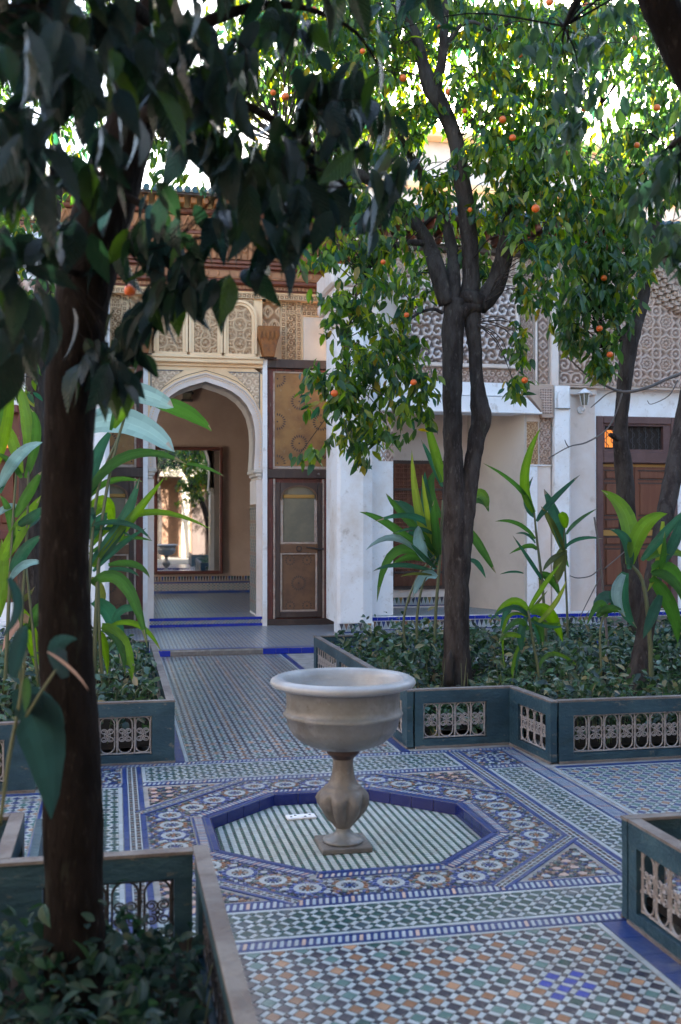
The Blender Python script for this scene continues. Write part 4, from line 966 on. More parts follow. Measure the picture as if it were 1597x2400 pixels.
for a, b2, z0, z1 in ((dx0, dx0 + fx, dz0, dz1), (dx1 - fx, dx1, dz0, dz1), (dx0 + fx + .001, dx1 - fx - .001, dz1 - fx, dz1), (dx0 + fx + .001, dx1 - fx - .001, D_(0, 1066)[1], D_(0, 1040)[1])):
    MB().box(a, b2, DY - .02, DY + .12, z0, z1, bev=.012).done('frame_board', M['frame2'], dr)
tx0, tx1, tz0, tz1 = D_(1393, 0)[0], D_(1528, 0)[0], D_(0, 1034)[1], D_(0, 980)[1]
MB().box(dx0 + fx, tx0, DY + .01, DY + .11, tz0 - .03, dz1 - fx).box(tx1, dx1 - fx, DY + .01, DY + .11, tz0 - .03, dz1 - fx).box(tx0, tx1, DY + .01, DY + .11, tz1, dz1 - fx - .001).box(dx0 + fx, dx1 - fx, DY + .015, DY + .11, D_(0, 1040)[1] + .001, tz0).done('transom_frame', M['frame2'], dr)
tr = link('transom', mesh('transom_back', *(lambda q: (q.V, q.F))(MB().box(tx0, tx1, DY + .09, DY + .115, tz0, tz1)), M['dark']), dr)
MB().box(tx0 + .03, tx0 + .33, DY + .080, DY + .088, tz0 + .03, tz1 - .06).done('lit_pane', lamp_m, tr)
for k in range(9):
    x = tx0 + (tx1 - tx0) * (k + .5) / 9
    T = [(x + .035 * math.sin(a * 2), DY + .06, tz0 + (tz1 - tz0) * a / (2 * math.pi)) for a in np.linspace(0, 2 * math.pi, 13)]
    MB().add(*tube(T, .006, 5)).add(*tube([(x, DY + .06, tz0), (x, DY + .06, tz1)], .005, 5)).done('window_bar', M['darkiron'], tr)
mid = (dx0 + dx1) / 2; ztop = D_(0, 1066)[1] - .002
for a, b2 in ((dx0 + fx + .003, mid - .004), (mid + .004, dx1 - fx - .003)):
    lf = link('door_leaf', mesh('leaf_board', *(lambda q: (q.V, q.F))(MB().box(a, b2, DY + .07, DY + .119, dz0 + .02, ztop - .05)), M['doorwood']), dr)
    MB().box(a, b2, DY + .062, DY + .118, ztop - .048, ztop - .008).done('gilt_rail', M['gold'], lf); MB().box(a, b2, DY + .055, DY + .069, 1.32, 1.40).done('gilt_rail', M['gold'], lf)
    for z0, z1 in ((2.14, 2.24), (1.70, 2.04) if 0 else (1.62, 2.06), (1.43, 1.54), (1.20, 1.29), (.62, 1.12), (.34, .52)):
        MB().box(a + .07, b2 - .07, DY + .048, DY + .069, z0, z1, bev=.018).done('raised_panel', M['doorwood'], lf)
        w = .018
        MB().box(a + .045, b2 - .045, DY + .058, DY + .0695, z0 - w - .004, z0 - .004).box(a + .045, b2 - .045, DY + .058, DY + .0695, z1 + .004, z1 + w + .004).done('panel_moulding', M['darkwood'], lf)
MB().box(dx0 - .05, dx1 + .05, DY - .35, DY, TZ, .20, bev=.01).box(dx0 - .05, dx1 + .05, DY - .18, DY, .201, dz0).done('door_step', M['stone'], gl)
# wall above: carved stucco in fields
zb = z_top; z1 = px(0, 848)[1]; zl0, zl1 = px(0, 838)[1], px(0, 655)[1]; ztp = 5.16
MB().box(3.3, 9.6, GY + .03, GY + .5, zb, 5.3).done('upper_wall', M['pink'], gl)
relief('carved_band', 3.42, px(1196, 0)[0], zb + .03, z1 - .01, GY + .02, arab(.10), .018, 'stuccop', gl, .009)
MB().box(3.42, px(1196, 0)[0], GY - .03, GY + .03, z1, zl0 - .005, bev=.01).done('ledge', M['pink'], gl)
relief('pierced_screen', px(925, 0)[0], px(1188, 0)[0], zl0, zl1, GY + .02, arab(.155, 11, 1.1, .30), .05, 'white', gl, .0105)
for u in (918, 1190, 1050): MB().box(px(u, 0)[0] - .025, px(u, 0)[0] + .025, GY - .05, GY + .02, zl0 - .004, zl1 + .03, bev=.008).done('colonnette', M['pink'], gl)
relief('carved_band', 3.42, px(1188, 0)[0], zl1 + .04, ztp, GY + .02, girih(.24), .02, 'stuccop', gl, .01)
for a, b2, s in ((1199, 1228, arab(.055)), (1232, 1236, None), (1240, 1262, palmette(.13)),):
    X0, X1 = px(a, 0)[0], px(b2, 0)[0]
    if s: relief('carved_column', X0, X1, zb + .04, ztp, GY + .01, s, .02, 'stuccop', gl, .0085)
    else: MB().box(X0, X1, GY - .02, GY + .02, zb, ztp).done('fillet', M['pink'], gl)
MB().box(px(1266, 0)[0], px(1283, 0)[0], GY - .06, GY + .03, zb, ztp, bev=.01).done('fillet', M['pink'], gl)
relief('carved_field', px(1290, 0)[0], px(1368, 0)[0], zb + .05, px(0, 735)[1], GY + .02, arab(.20, 12, 1.6, .3), .022, 'stuccop', gl, .009)
MB().box(px(1286, 0)[0], px(1372, 0)[0], GY, GY + .025, zb + .022, zb + .045).box(px(1370, 0)[0], px(1374, 0)[0], GY, GY + .025, zb + .02, ztp).done('fillet', M['plainst'], gl)
relief('star_field', px(1376, 0)[0], 9.0, zb + .03, ztp, GY + .02, girih(.30), .028, 'stuccop', gl, .010)
relief('carved_field', px(1290, 0)[0], px(1368, 0)[0], px(0, 730)[1], ztp, GY + .02, girih(.2), .02, 'stuccop', gl, .011)
mq = MB(); ux, uz = px(1500, 760)
for r_ in range(7):                     # stalactite cells stepping up to the right
    for k in range(r_ + 3):
        x = ux + .075 * k + .037 * (r_ % 2) - .05; z = uz + .55 - .085 * (k) + .09 * r_ * .6
        if x < 8.4: mq.prism([(x - .036, z), (x + .036, z), (x + .036, z + .07), (x, z + .035), (x - .036, z + .07)][::-1], GY - .03 - .03 * r_, GY + .02)
mq.done('stalactite_cells', M['plainst'], gl)
# timber eave over the wing
MB().box(2.75, 9.6, GY - .10, GY + .5, 5.17, 5.25, bev=.01).done('eave_beam', M['darkwood'], gl)
MB().box(2.72, 9.6, GY - .75, GY + .5, 5.44, 5.48).done('eave_board', M['darkwood'], gl)
rb = mesh('eave_bracket', *(lambda q: (q.V, q.F))(MB().box(-.035, .035, -.70, 0, .12, .188, bev=.01).box(-.03, .03, -.38, 0, .0, .118, bev=.02)), M['redwood'])
for k in range(34): link('rafter_end', rb, gl, loc=(2.85 + .2 * k, GY + .02, 5.25))
rt2 = mesh('roof_tile', *tube([(0, -.80, 5.50), (0, 0, 5.64), (0, .8, 5.80)], .055, 8), M['teal'])
for k in range(55): link('roof_tile', rt2, gl, loc=(2.76 + .125 * k, GY, 0))
la = thing('wall_lantern', 'white wall lantern on the plaster pier beside the red-brown door', 'wall lamp', (*px(1336, 945, DY - .061)[:1], DY - .06, px(1336, 945, DY)[1]))
MB().add([(x, z - .0, y) for x, y, z in lathe([(0, 0), (.055, 0), (.05, .025), (0, .03)], 14)[0]], lathe([(0, 0), (.055, 0), (.05, .025), (0, .03)], 14)[1]).done('wall_plate', M['white'], la).scale = (1, -1, 1)
MB().add(*tube([(0, -.02, 0), (0, -.09, -.03), (0, -.14, .0), (0, -.14, .06)], .011, 7)).done('arm', M['white'], la)
MB().add([(x, y - .14, z) for x, y, z in lathe([(.045, .06), (.045, .075), (.075, .21), (.075, .22)], 6)[0]], lathe([(.045, .06), (.045, .075), (.075, .21), (.075, .22)], 6)[1]).done('shade', M['glass'], la)
MB().add([(x, y - .14, z) for x, y, z in lathe([(.0, .29), (.02, .285), (.05, .262), (.10, .225), (.10, .215), (0, .215)], 12)[0]], lathe([(.0, .29), (.02, .285), (.05, .262), (.10, .225), (.10, .215), (0, .215)], 12)[1]).done('cap', M['white'], la, smooth=True)
for k in range(6):
    a = k * math.pi / 3; MB().add(*tube([(.047 * math.cos(a), -.14 + .047 * math.sin(a), .06), (.077 * math.cos(a), -.14 + .077 * math.sin(a), .22)], .005, 4)).done('rib', M['white'], la)

# ------------------------------------------------------------------ upper storey set back above the wing
us = thing('upper_storey', 'pale cream upper storey set back above the gallery eave, with sunk panels under its roofline', 'building', (0, 0, 0))
UY = 15.6
MB().box(2.9, 12, UY, UY + .4, 4.8, 7.35).box(2.9, 3.3, UY + .401, 19, 4.8, 7.35).done('wall', M['pink'], us)
for k in range(14):
    x = 3.1 + .62 * k
    MB().box(x, x + .5, UY - .03, UY - .001, 6.38, 6.44).box(x, x + .04, UY - .03, UY - .001, 5.9, 6.38).box(x + .46, x + .5, UY - .03, UY - .001, 5.9, 6.38).box(x + .04, x + .46, UY - .03, UY - .001, 5.9, 5.95).done('panel_frame', M['pink'], us)
    relief('lattice', x + .06, x + .44, 5.97, 6.36, UY - .004, sebka(.13), .015, 'cream', us, .014)
MB().box(2.8, 12, UY - .12, UY - .001, 6.6, 6.7, bev=.02).box(2.75, 12, UY - .25, UY + .5, 7.351, 7.43).done('cornice', M['cream'], us)

# ------------------------------------------------------------------ the left wing and the far sides of the court
lw = thing('left_wing', 'white left wing behind the ginger plants, amber light above its door', 'building', (0, 0, 0))
pillar([(-.62, 13.48), (-.58, 13.44), (-.12, 13.44), (-.075, 13.48), (-.07, 14.3), (-.62, 14.3)], TZ, 4.6, par=lw)
a0, a1 = px(-60, 0, 13.95)[0], px(62, 0, 13.95)[0]
MB().box(-6.2, a0, 13.95, 14.3, 0, 5.2).box(a1, -.62, 13.95, 14.3, 0, 5.2).box(a0, a1, 13.95, 14.3, 3.0, 5.2).box(a0, a1, 13.95, 14.3, 0, .5).done('wall', M['white'], lw)
MB().box(-6.2, -.62, 13.60, 13.94, TZ, .27).done('platform', M['white'], lw)
tb2 = MB(); teeth_band(tb2, -5.9, -.64, 13.598, .10, .21); tb2.done('tooth_mosaic', M['tile'], lw, 'stuff', col=True)
d2 = link('door', mesh('door_back', *(lambda q: (q.V, q.F))(MB().box(a0, a1, 14.05, 14.1, .5, 3.0)), M['doorwood']), lw)
for a, b2, z0, z1 in ((a0, a0 + .1, .5, 3), (a1 - .1, a1, .5, 3), (a0 + .101, a1 - .101, 2.9, 3), (a0 + .101, a1 - .101, 2.3, 2.42), (a0 + .101, a1 - .101, 1.3, 1.42)):
    MB().box(a, b2, 13.93, 14.05, z0, z1, bev=.012).done('frame_board', M['redframe'], d2)
MB().box(a0 + .16, a1 - .14, 14.03, 14.045, 2.46, 2.58).done('lit_pane', lamp_m, d2)
for z0, z1 in ((.6, 1.2), (1.5, 2.2)):
    for k in range(2):
        w = (a1 - a0 - .26) / 2; MB().box(a0 + .13 + k * w, a0 + .10 + (k + 1) * w, 14.02, 14.049, z0, z1, bev=.02).done('raised_panel', M['redwood'], d2)
relief('carved_band', -5.8, -.62, 3.4, 4.6, 13.94, arab(.22), .03, 'stuccop', lw, .02)
MB().box(-6.3, -1.32, 13.2, 14.4, 5.201, 5.27).done('eave_board', M['darkwood'], lw)
bb = thing('opposite_gallery', 'white colonnade on the side of the court behind the photographer, seen only in the mirror', 'building', (0, 0, 0))
MB().box(-6.6, 9.8, -6.0, -5.6, 0, 6.2).done('wall', M['brownpan'], bb)
for x in (-4.6, -2.9, -1.1, .4, 2.0, 3.5, 5.2, 6.9):
    MB().box(x - .16, x + .16, -4.7, -4.4, 0, 3.3, bev=.02).done('column', M['beige'], bb)
MB().box(-6.6, 9.8, -4.75, -4.35, 3.301, 4.2).done('entablature', M['beige'], bb); MB().box(-6.6, 9.8, -5.6, -3.9, 4.201, 4.4).done('roof', M['darkwood'], bb)
for x in (-3.8, -.3, 2.8, 6.0): MB().box(x - .5, x + .5, -5.6, -5.55, 0, 2.7).done('door', M['darkwood'], bb)
for nm, lbl, x0, x1 in (('right_court_wall', 'tall pinkish plaster wall closing the court on its right, beyond the frame', 9.8, 10.2), ('left_court_wall', 'tall pinkish plaster wall closing the court on its left, beyond the frame', -7.0, -6.6)):
    o = MB().box(x0, x1, -6, 14.6, 0, 6.2).done('court_wall', M['pink'], None); o['label'] = lbl; o['category'] = 'wall'

# ------------------------------------------------------------------ leaves
LT = np.array([[0, 0, 0], [.25, 0, 0], [.5, 0, .0], [.75, 0, 0], [1, 0, 0], [.22, .78, .0], [.5, 1, 0], [.78, .62, 0], [.22, -.78, 0], [.5, -1, 0], [.78, -.62, 0]])
LF = np.array([[0, 1, 5], [1, 6, 5], [1, 2, 6], [2, 7, 6], [2, 3, 7], [3, 4, 7], [0, 8, 1], [1, 8, 9], [1, 9, 2], [2, 9, 10], [2, 10, 3], [3, 10, 4]])
def hires():
    t = [0, .10, .26, .44, .64, .84, 1]; h = [.46, .88, 1.0, .82, .36]
    V = [[a, 0, 0] for a in t] + [[a, b, 0] for a, b in zip(t[1:6], h)] + [[a, -b, 0] for a, b in zip(t[1:6], h)]; F = []
    for s, o in ((1, 7), (-1, 12)):
        f = [[0, 1, o]] + [q for k in range(4) for q in ([k + 1, o + k + 1, o + k], [k + 1, k + 2, o + k + 1])] + [[5, 6, o + 4]]
        F += f if s > 0 else [q[::-1] for q in f]
    return np.array(V, float), np.array(F)
LOW = (LT, LF)
def leaf_shape(wid=.42, fold=.16, curl=.22):
    V = LT.copy(); V[:, 1] *= wid / 2; V[:, 2] = np.abs(V[:, 1]) * fold * 2 - curl * V[:, 0] ** 2; return V
def unit(a): return a / (np.linalg.norm(a, axis=-1, keepdims=True) + 1e-9)
def frames(d, up):
    x = unit(d); y = unit(np.cross(up, x)); z = np.cross(x, y); return np.stack([x, y, z], -1)     # columns
def foliage(parent, pos, d, up, L, col, m, nparts=300, wid=.42, curl=.22, fold=.16, name='leaf', stuff='foliage', hi=False):
    global LT, LF
    LT, LF = hires() if hi else LOW; nv, nf = len(LT), len(LF)
    n = len(pos); Fm = frames(d, up); base = leaf_shape(wid, fold, curl)
    dist = np.linalg.norm(pos - EYE, axis=1) / L
    vis = np.array([seen(p, -.003) for p in pos]); order = np.argsort(np.where(vis, dist, 1e6))[:nparts]; order = [i for i in order if vis[i]]
    pick = np.zeros(n, bool); pick[order] = True
    var = {}
    for i in order:
        k = (tuple(np.round(col[i] * 40).astype(int)), int(i) % 3)
        if k not in var:
            b_ = leaf_shape(wid, fold, curl * (.4 + .6 * (int(i) % 3))); var[k] = mesh('leaf', b_, LF, m, np.repeat((np.round(col[i] * 40) / 40 if False else col[i])[None], nf, 0), True)
        mw = np.eye(4); mw[:3, :3] = Fm[i] * L[i]; mw[:3, 3] = pos[i]; link(name, var[k], parent, mw=mw)
    uv0 = np.c_[LT[:, 0], LT[:, 1]]
    if hi:
        for k in var: set_uv(var[k], uv0)
    r = ~pick; q = int(r.sum())
    if q:
        cv = rng.uniform(.3, 1.7, q); B = np.repeat(base[None], q, 0); B[:, :, 2] = np.abs(B[:, :, 1]) * fold * 2 - curl * cv[:, None] * B[:, :, 0] ** 2
        V = np.einsum('nij,nkj->nki', Fm[r] * L[r][:, None, None], B) + pos[r][:, None]
        F = (LF[None] + (np.arange(q) * nv)[:, None, None]).reshape(-1, 3)
        me = mesh(stuff, V.reshape(-1, 3), F, m, np.repeat(col[r], nf, 0), True)
        if hi: set_uv(me, np.tile(uv0, (q, 1)))
        link(stuff, me, parent, 'stuff')
def pickcol(pal, w, n, jit=.22):
    pal = np.array(pal); c = pal[rng.choice(len(pal), n, p=np.array(w) / sum(w))]; return c * (1 + rng.uniform(-jit, jit, (n, 1))) * (1 + rng.uniform(-.08, .08, (n, 3)))
def sprigs(clusters, per=8, L=.10, droop=.55, spread=.07):
    P, D, U = [], [], []; cen = []
    for u, v, y, ru, rv, ry, n in clusters:
        for _ in range(n):
            g = rng.normal(0, .5, 3); g = g / max(1, np.linalg.norm(g) / 1.1)
            yy = y + g[2] * ry; c = at(u + g[0] * ru, v + g[1] * rv, yy); cen.append(c)
            ax = unit(np.array([rng.normal(), rng.normal(), -.5 + rng.normal() * .5])); k = rng.integers(per - 3, per + 3)
            for j in range(k):
                t = j / k; P.append(c + ax * (t - .5) * spread * 2.4 + rng.normal(0, spread * .22, 3))
                a = rng.uniform(0, 6.28); d = np.array([math.cos(a), math.sin(a), -droop + rng.normal() * .45]) * .8 + ax * .5 + np.array([0, 0, -droop * .7]); D.append(d)
                U.append(np.array([rng.normal() * .55, rng.normal() * .55 - .15, 1]))
    n = len(P); return np.array(P), np.array(D), np.array(U), L * rng.uniform(.62, 1.15, n), cen
def limb(name, pts, m, parent, n=12, k=5, rough=.07, kids=()):
    """pts: (u, v, y, width in working pixels)"""
    P = np.array([at(u, v, y) for u, v, y, w in pts]); r = np.array([mpp(y) * w / 2 for u, v, y, w in pts])
    Q = spline(np.c_[P, r], k); c, rr = Q[:, :3], np.maximum(Q[:, 3], .002)
    V, F = tube(c, rr, n); V = np.array(V); h = np.sin(V[:, 2] * 23 + V[:, 0] * 31) * .5 + np.sin(V[:, 2] * 61 + V[:, 1] * 47) * .3 + np.sin(V[:, 0] * 120 + V[:, 2] * 17) * .3
    C_ = np.repeat(c, n, 0); V = C_ + (V - C_) * (1 + rough * h[:, None])
    o = link(name, mesh(name, V, F, m, None, True), parent); return o, c
def twigs(parent, cen, anchors, m, step=1, r=.006):
    mb = MB(); A = np.vstack(anchors)
    for c in cen[::step]:
        a = A[np.argmin(np.linalg.norm(A - c, axis=1) + .35 * np.maximum(0, A[:, 2] - c[2]))]; L_ = np.linalg.norm(c - a)
        if L_ > 2.2 or L_ < .05: continue
        mid = (a + c) / 2 + np.array([rng.normal() * .05, rng.normal() * .05, .12 * L_])
        mb.add(*tube(spline([a, mid, c], 4), np.linspace(r * (.6 + .5 * L_), r * .35, 9), 5))
    mb.done('twig', m, parent, 'stuff')
def oranges(parent, lst, D_=.056):
    P = [(0, -1.0)] + [(math.sin(a), -math.cos(a) * (.96 if a < 1.2 else 1)) for a in np.linspace(.25, math.pi - .3, 9)] + [(.12, .93), (0, .90)]
    V, F = lathe([(max(a, .0) * D_ / 2, b2 * D_ / 2) for a, b2 in P], 18); me = mesh('orange', V, F, M['orange'], None, True)
    sm_ = mesh('orange_stalk', *tube([(0, 0, D_ * .44), (.004, 0, D_ * .55), (.0, .004, D_ * .9)], .0025, 5), M['stem'])
    for u, v, y in lst:
        o = link('orange', me, parent); o.location = at(u, v, y); s = random.uniform(.66, 1.12); o.scale = (s, s, s * .95); o.rotation_euler = (random.uniform(-.5, .5), random.uniform(-.5, .5), 0)
        link('stalk', sm_, o)
PALC = [(.026, .066, .012), (.050, .100, .014), (.017, .044, .014), (.095, .135, .018), (.15, .135, .02), (.016, .050, .03)]

# central orange tree in the far right bed
t1 = thing('orange_tree', 'forked orange tree behind the fountain, its two stems fused again under the crown', 'tree', tuple(at(1053, 1600, 8.3)), 'orange trees of the court')
t1.location = (0, 0, 0)
Y1 = 8.3
_, a1_ = limb('trunk', [(1053, 1650, Y1, 88), (1053, 1575, Y1, 72), (1051, 1450, Y1, 62), (1052, 1330, Y1, 60), (1050, 1220, Y1, 62), (1046, 1130, Y1, 54), (1043, 1040, Y1, 46), (1041, 930, Y1, 46), (1042, 830, Y1, 50), (1043, 750, Y1, 54), (1050, 690, Y1, 52)], M['bark'], t1, 16, 7)
_, a2_ = limb('trunk', [(1054, 1440, Y1 + .02, 34), (1060, 1320, Y1, 46), (1066, 1230, Y1 - .02, 48), (1076, 1150, Y1 - .02, 44), (1086, 1080, Y1 - .02, 40), (1097, 1010, Y1 - .02, 42), (1108, 962, Y1 - .02, 50), (1104, 930, Y1 - .02, 44), (1098, 880, Y1 - .02, 34), (1093, 800, Y1 - .01, 33), (1088, 740, Y1, 40), (1086, 690, Y1, 46)], M['bark'], t1, 16, 7)
limb('trunk_knot', [(1034, 742, Y1, 24), (1050, 724, Y1 - .01, 44), (1076, 708, Y1 - .02, 46), (1102, 694, Y1 - .02, 46), (1122, 676, Y1, 26)], M['bark'], t1, 16, 8, .18)
limb('trunk_knot', [(1062, 700, Y1, 30), (1078, 684, Y1 - .05, 42), (1096, 690, Y1 - .06, 38), (1108, 704, Y1 - .04, 22)], M['bark'], t1, 14, 6, .14)
hol = MB()
P = [at(1036, 1575, Y1 - .13), at(1034, 1520, Y1 - .13), at(1038, 1495, Y1 - .125)]; hol.add(*tube(spline(P, 4), [.035, .034, .033, .031, .028, .024, .018, .010, .004], 10)); hol.done('hollow', M['dark'], t1, smooth=True)
br = [[(1030, 700, Y1, 44), (1006, 620, Y1, 42), (985, 560, Y1 + .1, 36), (945, 500, Y1 + .1, 32), (890, 440, Y1 + .1, 30), (835, 405, Y1, 28), (790, 395, Y1, 24), (720, 370, Y1, 18), (650, 330, Y1, 12)],
      [(1042, 700, Y1, 38), (1044, 640, Y1, 34), (1042, 580, Y1 + .1, 30), (1020, 500, Y1 + .2, 26), (985, 430, Y1 + .3, 24), (945, 360, Y1 + .4, 20), (915, 300, Y1 + .5, 14), (880, 200, Y1 + .6, 10)],
      [(1080, 700, Y1, 50), (1084, 620, Y1, 42), (1078, 520, Y1 - .05, 42), (1064, 420, Y1 - .1, 40), (1048, 320, Y1 - .1, 38), (1020, 250, Y1 - .1, 38), (992, 200, Y1 - .1, 42), (974, 150, Y1 - .1, 30), (960, 90, Y1 - .1, 26), (930, 20, Y1 - .1, 22), (900, -60, Y1, 16)],
      [(1100, 705, Y1, 52), (1138, 660, Y1, 50), (1160, 590, Y1, 44), (1172, 520, Y1, 42), (1185, 450, Y1, 40), (1215, 380, Y1, 30), (1260, 300, Y1, 26), (1320, 200, Y1, 22), (1370, 90, Y1, 18), (1400, -20, Y1, 12)],
      [(1000, 205, Y1 - .1, 34), (1016, 150, Y1 - .15, 24), (1022, 80, Y1 - .2, 22), (1026, 10, Y1 - .2, 18), (1040, -60, Y1, 12)],
      [(1015, 130, Y1 - .15, 14), (1050, 70, Y1 - .2, 12), (1085, 50, Y1 - .3, 9), (1130, 70, Y1 - .3, 5)],
      [(985, 560, Y1 + .1, 18), (930, 560, Y1, 14), (870, 590, Y1 - .1, 11), (820, 680, Y1 - .2, 8), (800, 800, Y1 - .2, 6), (800, 900, Y1 - .2, 4)],
      [(1020, 720, Y1, 10), (990, 712, Y1, 8), (940, 740, Y1 - .1, 6), (900, 830, Y1 - .2, 5)]]
anc = [a1_[-8:], a2_[-8:]]
for b_ in br:
    _, c_ = limb('branch', b_, M['bark'], t1, 12, 5); anc.append(c_)
cl1 = [(620, 40, 8.9, 150, 110, .9, 60), (770, 40, 8.6, 150, 110, .9, 70), (920, 60, 8.6, 150, 110, .8, 62), (1090, 40, 8.6, 160, 100, .8, 66), (1240, 90, 8.3, 130, 120, .8, 70), (1370, 100, 8.4, 120, 120, .8, 60),
       (560, 190, 8.9, 110, 100, .8, 36), (700, 190, 8.5, 110, 100, .7, 44), (850, 190, 8.3, 120, 110, .7, 56), (950, 270, 8.7, 80, 70, .6, 22), (1120, 200, 8.3, 120, 100, .7, 56), (1260, 270, 8.0, 120, 120, .7, 70), (420, 260, 9.3, 110, 120, .8, 16),
       (740, 330, 8.4, 90, 60, .6, 30), (880, 350, 8.6, 110, 50, .5, 20), (800, 440, 8.3, 90, 40, .4, 18), (1000, 420, 8.5, 60, 60, .4, 14), (1010, 560, 8.5, 60, 70, .3, 10), (1110, 620, 8.6, 40, 50, .3, 8), (1130, 350, 8.2, 90, 90, .6, 40), (1220, 430, 8.0, 100, 90, .6, 44), (600, 360, 9.0, 120, 70, .6, 12),
       (820, 530, 8.1, 80, 60, .5, 26), (930, 480, 8.2, 100, 60, .5, 28), (1090, 560, 8.6, 60, 80, .4, 16), (860, 610, 8.0, 90, 70, .5, 34), (950, 630, 8.4, 60, 80, .4, 18), (740, 590, 8.1, 45, 50, .4, 12),
       (800, 710, 7.9, 70, 70, .4, 26), (890, 760, 7.9, 80, 80, .4, 30), (820, 840, 7.8, 80, 70, .4, 28), (930, 850, 7.9, 70, 70, .4, 22), (780, 920, 7.8, 70, 50, .4, 18), (860, 950, 7.8, 90, 60, .4, 24), (960, 930, 7.9, 45, 60, .3, 10),
       (820, 1015, 7.8, 70, 32, .3, 14), (728, 875, 7.8, 30, 36, .2, 8), (712, 1040, 7.8, 26, 12, .2, 3), (830, 1065, 7.8, 20, 16, .2, 2),
       (1250, 560, 7.8, 80, 80, .5, 36), (1130, 470, 8.2, 70, 50, .4, 16), (1290, 470, 8.0, 80, 50, .4, 24), (1380, 420, 8.2, 70, 50, .4, 18), (1225, 660, 7.8, 45, 60, .4, 12), (1190, 790, 7.8, 18, 60, .2, 8), (1190, 880, 7.8, 20, 36, .2, 7)]
cl1 = [(*c[:6], int(c[6] * (2.1 if c[1] < 300 else 1.7 if c[1] < 460 else 1.3))) for c in cl1]
P, D, U, L, cen = sprigs(cl1, 8, .105)
foliage(t1, P, D, U, L, pickcol(PALC, [5, 5, 4, 3, .8, 2], len(P)), M['leaf'])
twigs(t1, cen, anc, M['bark'], 3)
oranges(t1, [(723, 22, 7.8), (641, 70, 8.0), (835, 118, 7.7), (657, 222, 7.7), (629, 213, 7.9), (928, 180, 7.8), (1033, 212, 7.7), (1195, 125, 7.5), (1265, 5, 7.6), (1157, 275, 7.4), (1180, 317, 7.4), (1070, 255, 7.7), (1233, 480, 7.3), (1082, 483, 7.75), (882, 603, 7.3), (1208, 875, 7.5), (952, 880, 7.4), (1346, 250, 7.4), (1293, 343, 7.2), (380, 243, 8.6), (936, 725, 7.5), (826, 212, 7.8), (1012, 62, 8.0), (770, 905, 7.4), (860, 560, 7.4)])

# slender orange tree further right
t2 = thing('orange_tree', 'slender dark orange tree standing before the red-brown door at the right', 'tree', (0, 0, 0), 'orange trees of the court')
Y2 = 9.6
_, b1_ = limb('trunk', [(1478, 1500, Y2, 52), (1462, 1400, Y2, 46), (1450, 1290, Y2, 42), (1443, 1180, Y2, 44), (1436, 1080, Y2, 44), (1428, 1010, Y2, 36), (1432, 940, Y2, 34), (1440, 860, Y2, 38), (1450, 790, Y2, 42), (1462, 740, Y2, 42)], M['bark'], t2, 14, 6)
limb('stub', [(1428, 1012, Y2 - .03, 18), (1412, 1004, Y2 - .05, 14), (1404, 1000, Y2 - .06, 11)], M['bark'], t2)
an2 = [b1_[-10:]]
for b_ in [[(1462, 750, Y2, 38), (1478, 690, Y2, 34), (1488, 620, Y2, 30), (1492, 560, Y2, 28), (1468, 500, Y2, 22), (1440, 470, Y2, 18), (1400, 380, Y2, 12), (1380, 250, Y2, 8)], [(1490, 560, Y2, 24), (1520, 490, Y2, 20), (1545, 440, Y2, 16), (1570, 330, Y2, 12), (1580, 200, Y2, 8)],
           [(1440, 800, Y2, 18), (1424, 760, Y2, 14), (1405, 700, Y2 - .2, 10), (1370, 640, Y2 - .4, 8), (1340, 560, Y2 - .6, 6)], [(1424, 470, Y2, 12), (1380, 600, Y2 - .6, 7), (1382, 720, Y2 - .9, 5), (1390, 800, Y2 - 1, 4)]]:
    _, c_ = limb('branch', b_, M['bark'], t2, 10, 5); an2.append(c_)
cl2 = [(1330, 560, 8.4, 80, 80, .5, 36), (1420, 620, 8.4, 80, 80, .5, 40), (1340, 690, 8.5, 80, 60, .5, 30), (1400, 500, 8.8, 120, 80, .5, 34), (1500, 300, 9.0, 110, 140, .7, 66), (1440, 400, 8.8, 110, 100, .6, 50), (1380, 790, 8.5, 40, 40, .3, 10), (1385, 845, 8.4, 34, 18, .2, 9),
       (1310, 760, 8.5, 40, 50, .3, 12), (1530, 130, 9.2, 100, 150, .7, 50), (1500, 560, 9.2, 60, 60, .4, 14), (1440, 40, 9.2, 120, 100, .7, 40), (1410, 700, 8.4, 50, 60, .3, 14), (1560, 420, 9, 60, 90, .5, 20)]
cl2 = [(*c[:6], int(c[6] * 1.6)) for c in cl2]
P, D, U, L, cen = sprigs(cl2, 8, .115)
foliage(t2, P, D, U, L, pickcol([(.024, .062, .014), (.042, .088, .024), (.016, .042, .016), (.085, .118, .018), (.115, .115, .02)], [4, 3, 3, 1.5, .5], len(P)), M['leaf'])
twigs(t2, cen, an2, M['darkbark'], 3)
oranges(t2, [(1350, 15, 8.2), (1460, 88, 8.2), (1427, 135, 8.0), (1512, 248, 8.0), (1466, 334, 8.0), (1380, 756, 8.0), (1404, 816, 7.95), (1475, 400, 8.3), (1390, 640, 8.2), (1300, 352, 8.0)])

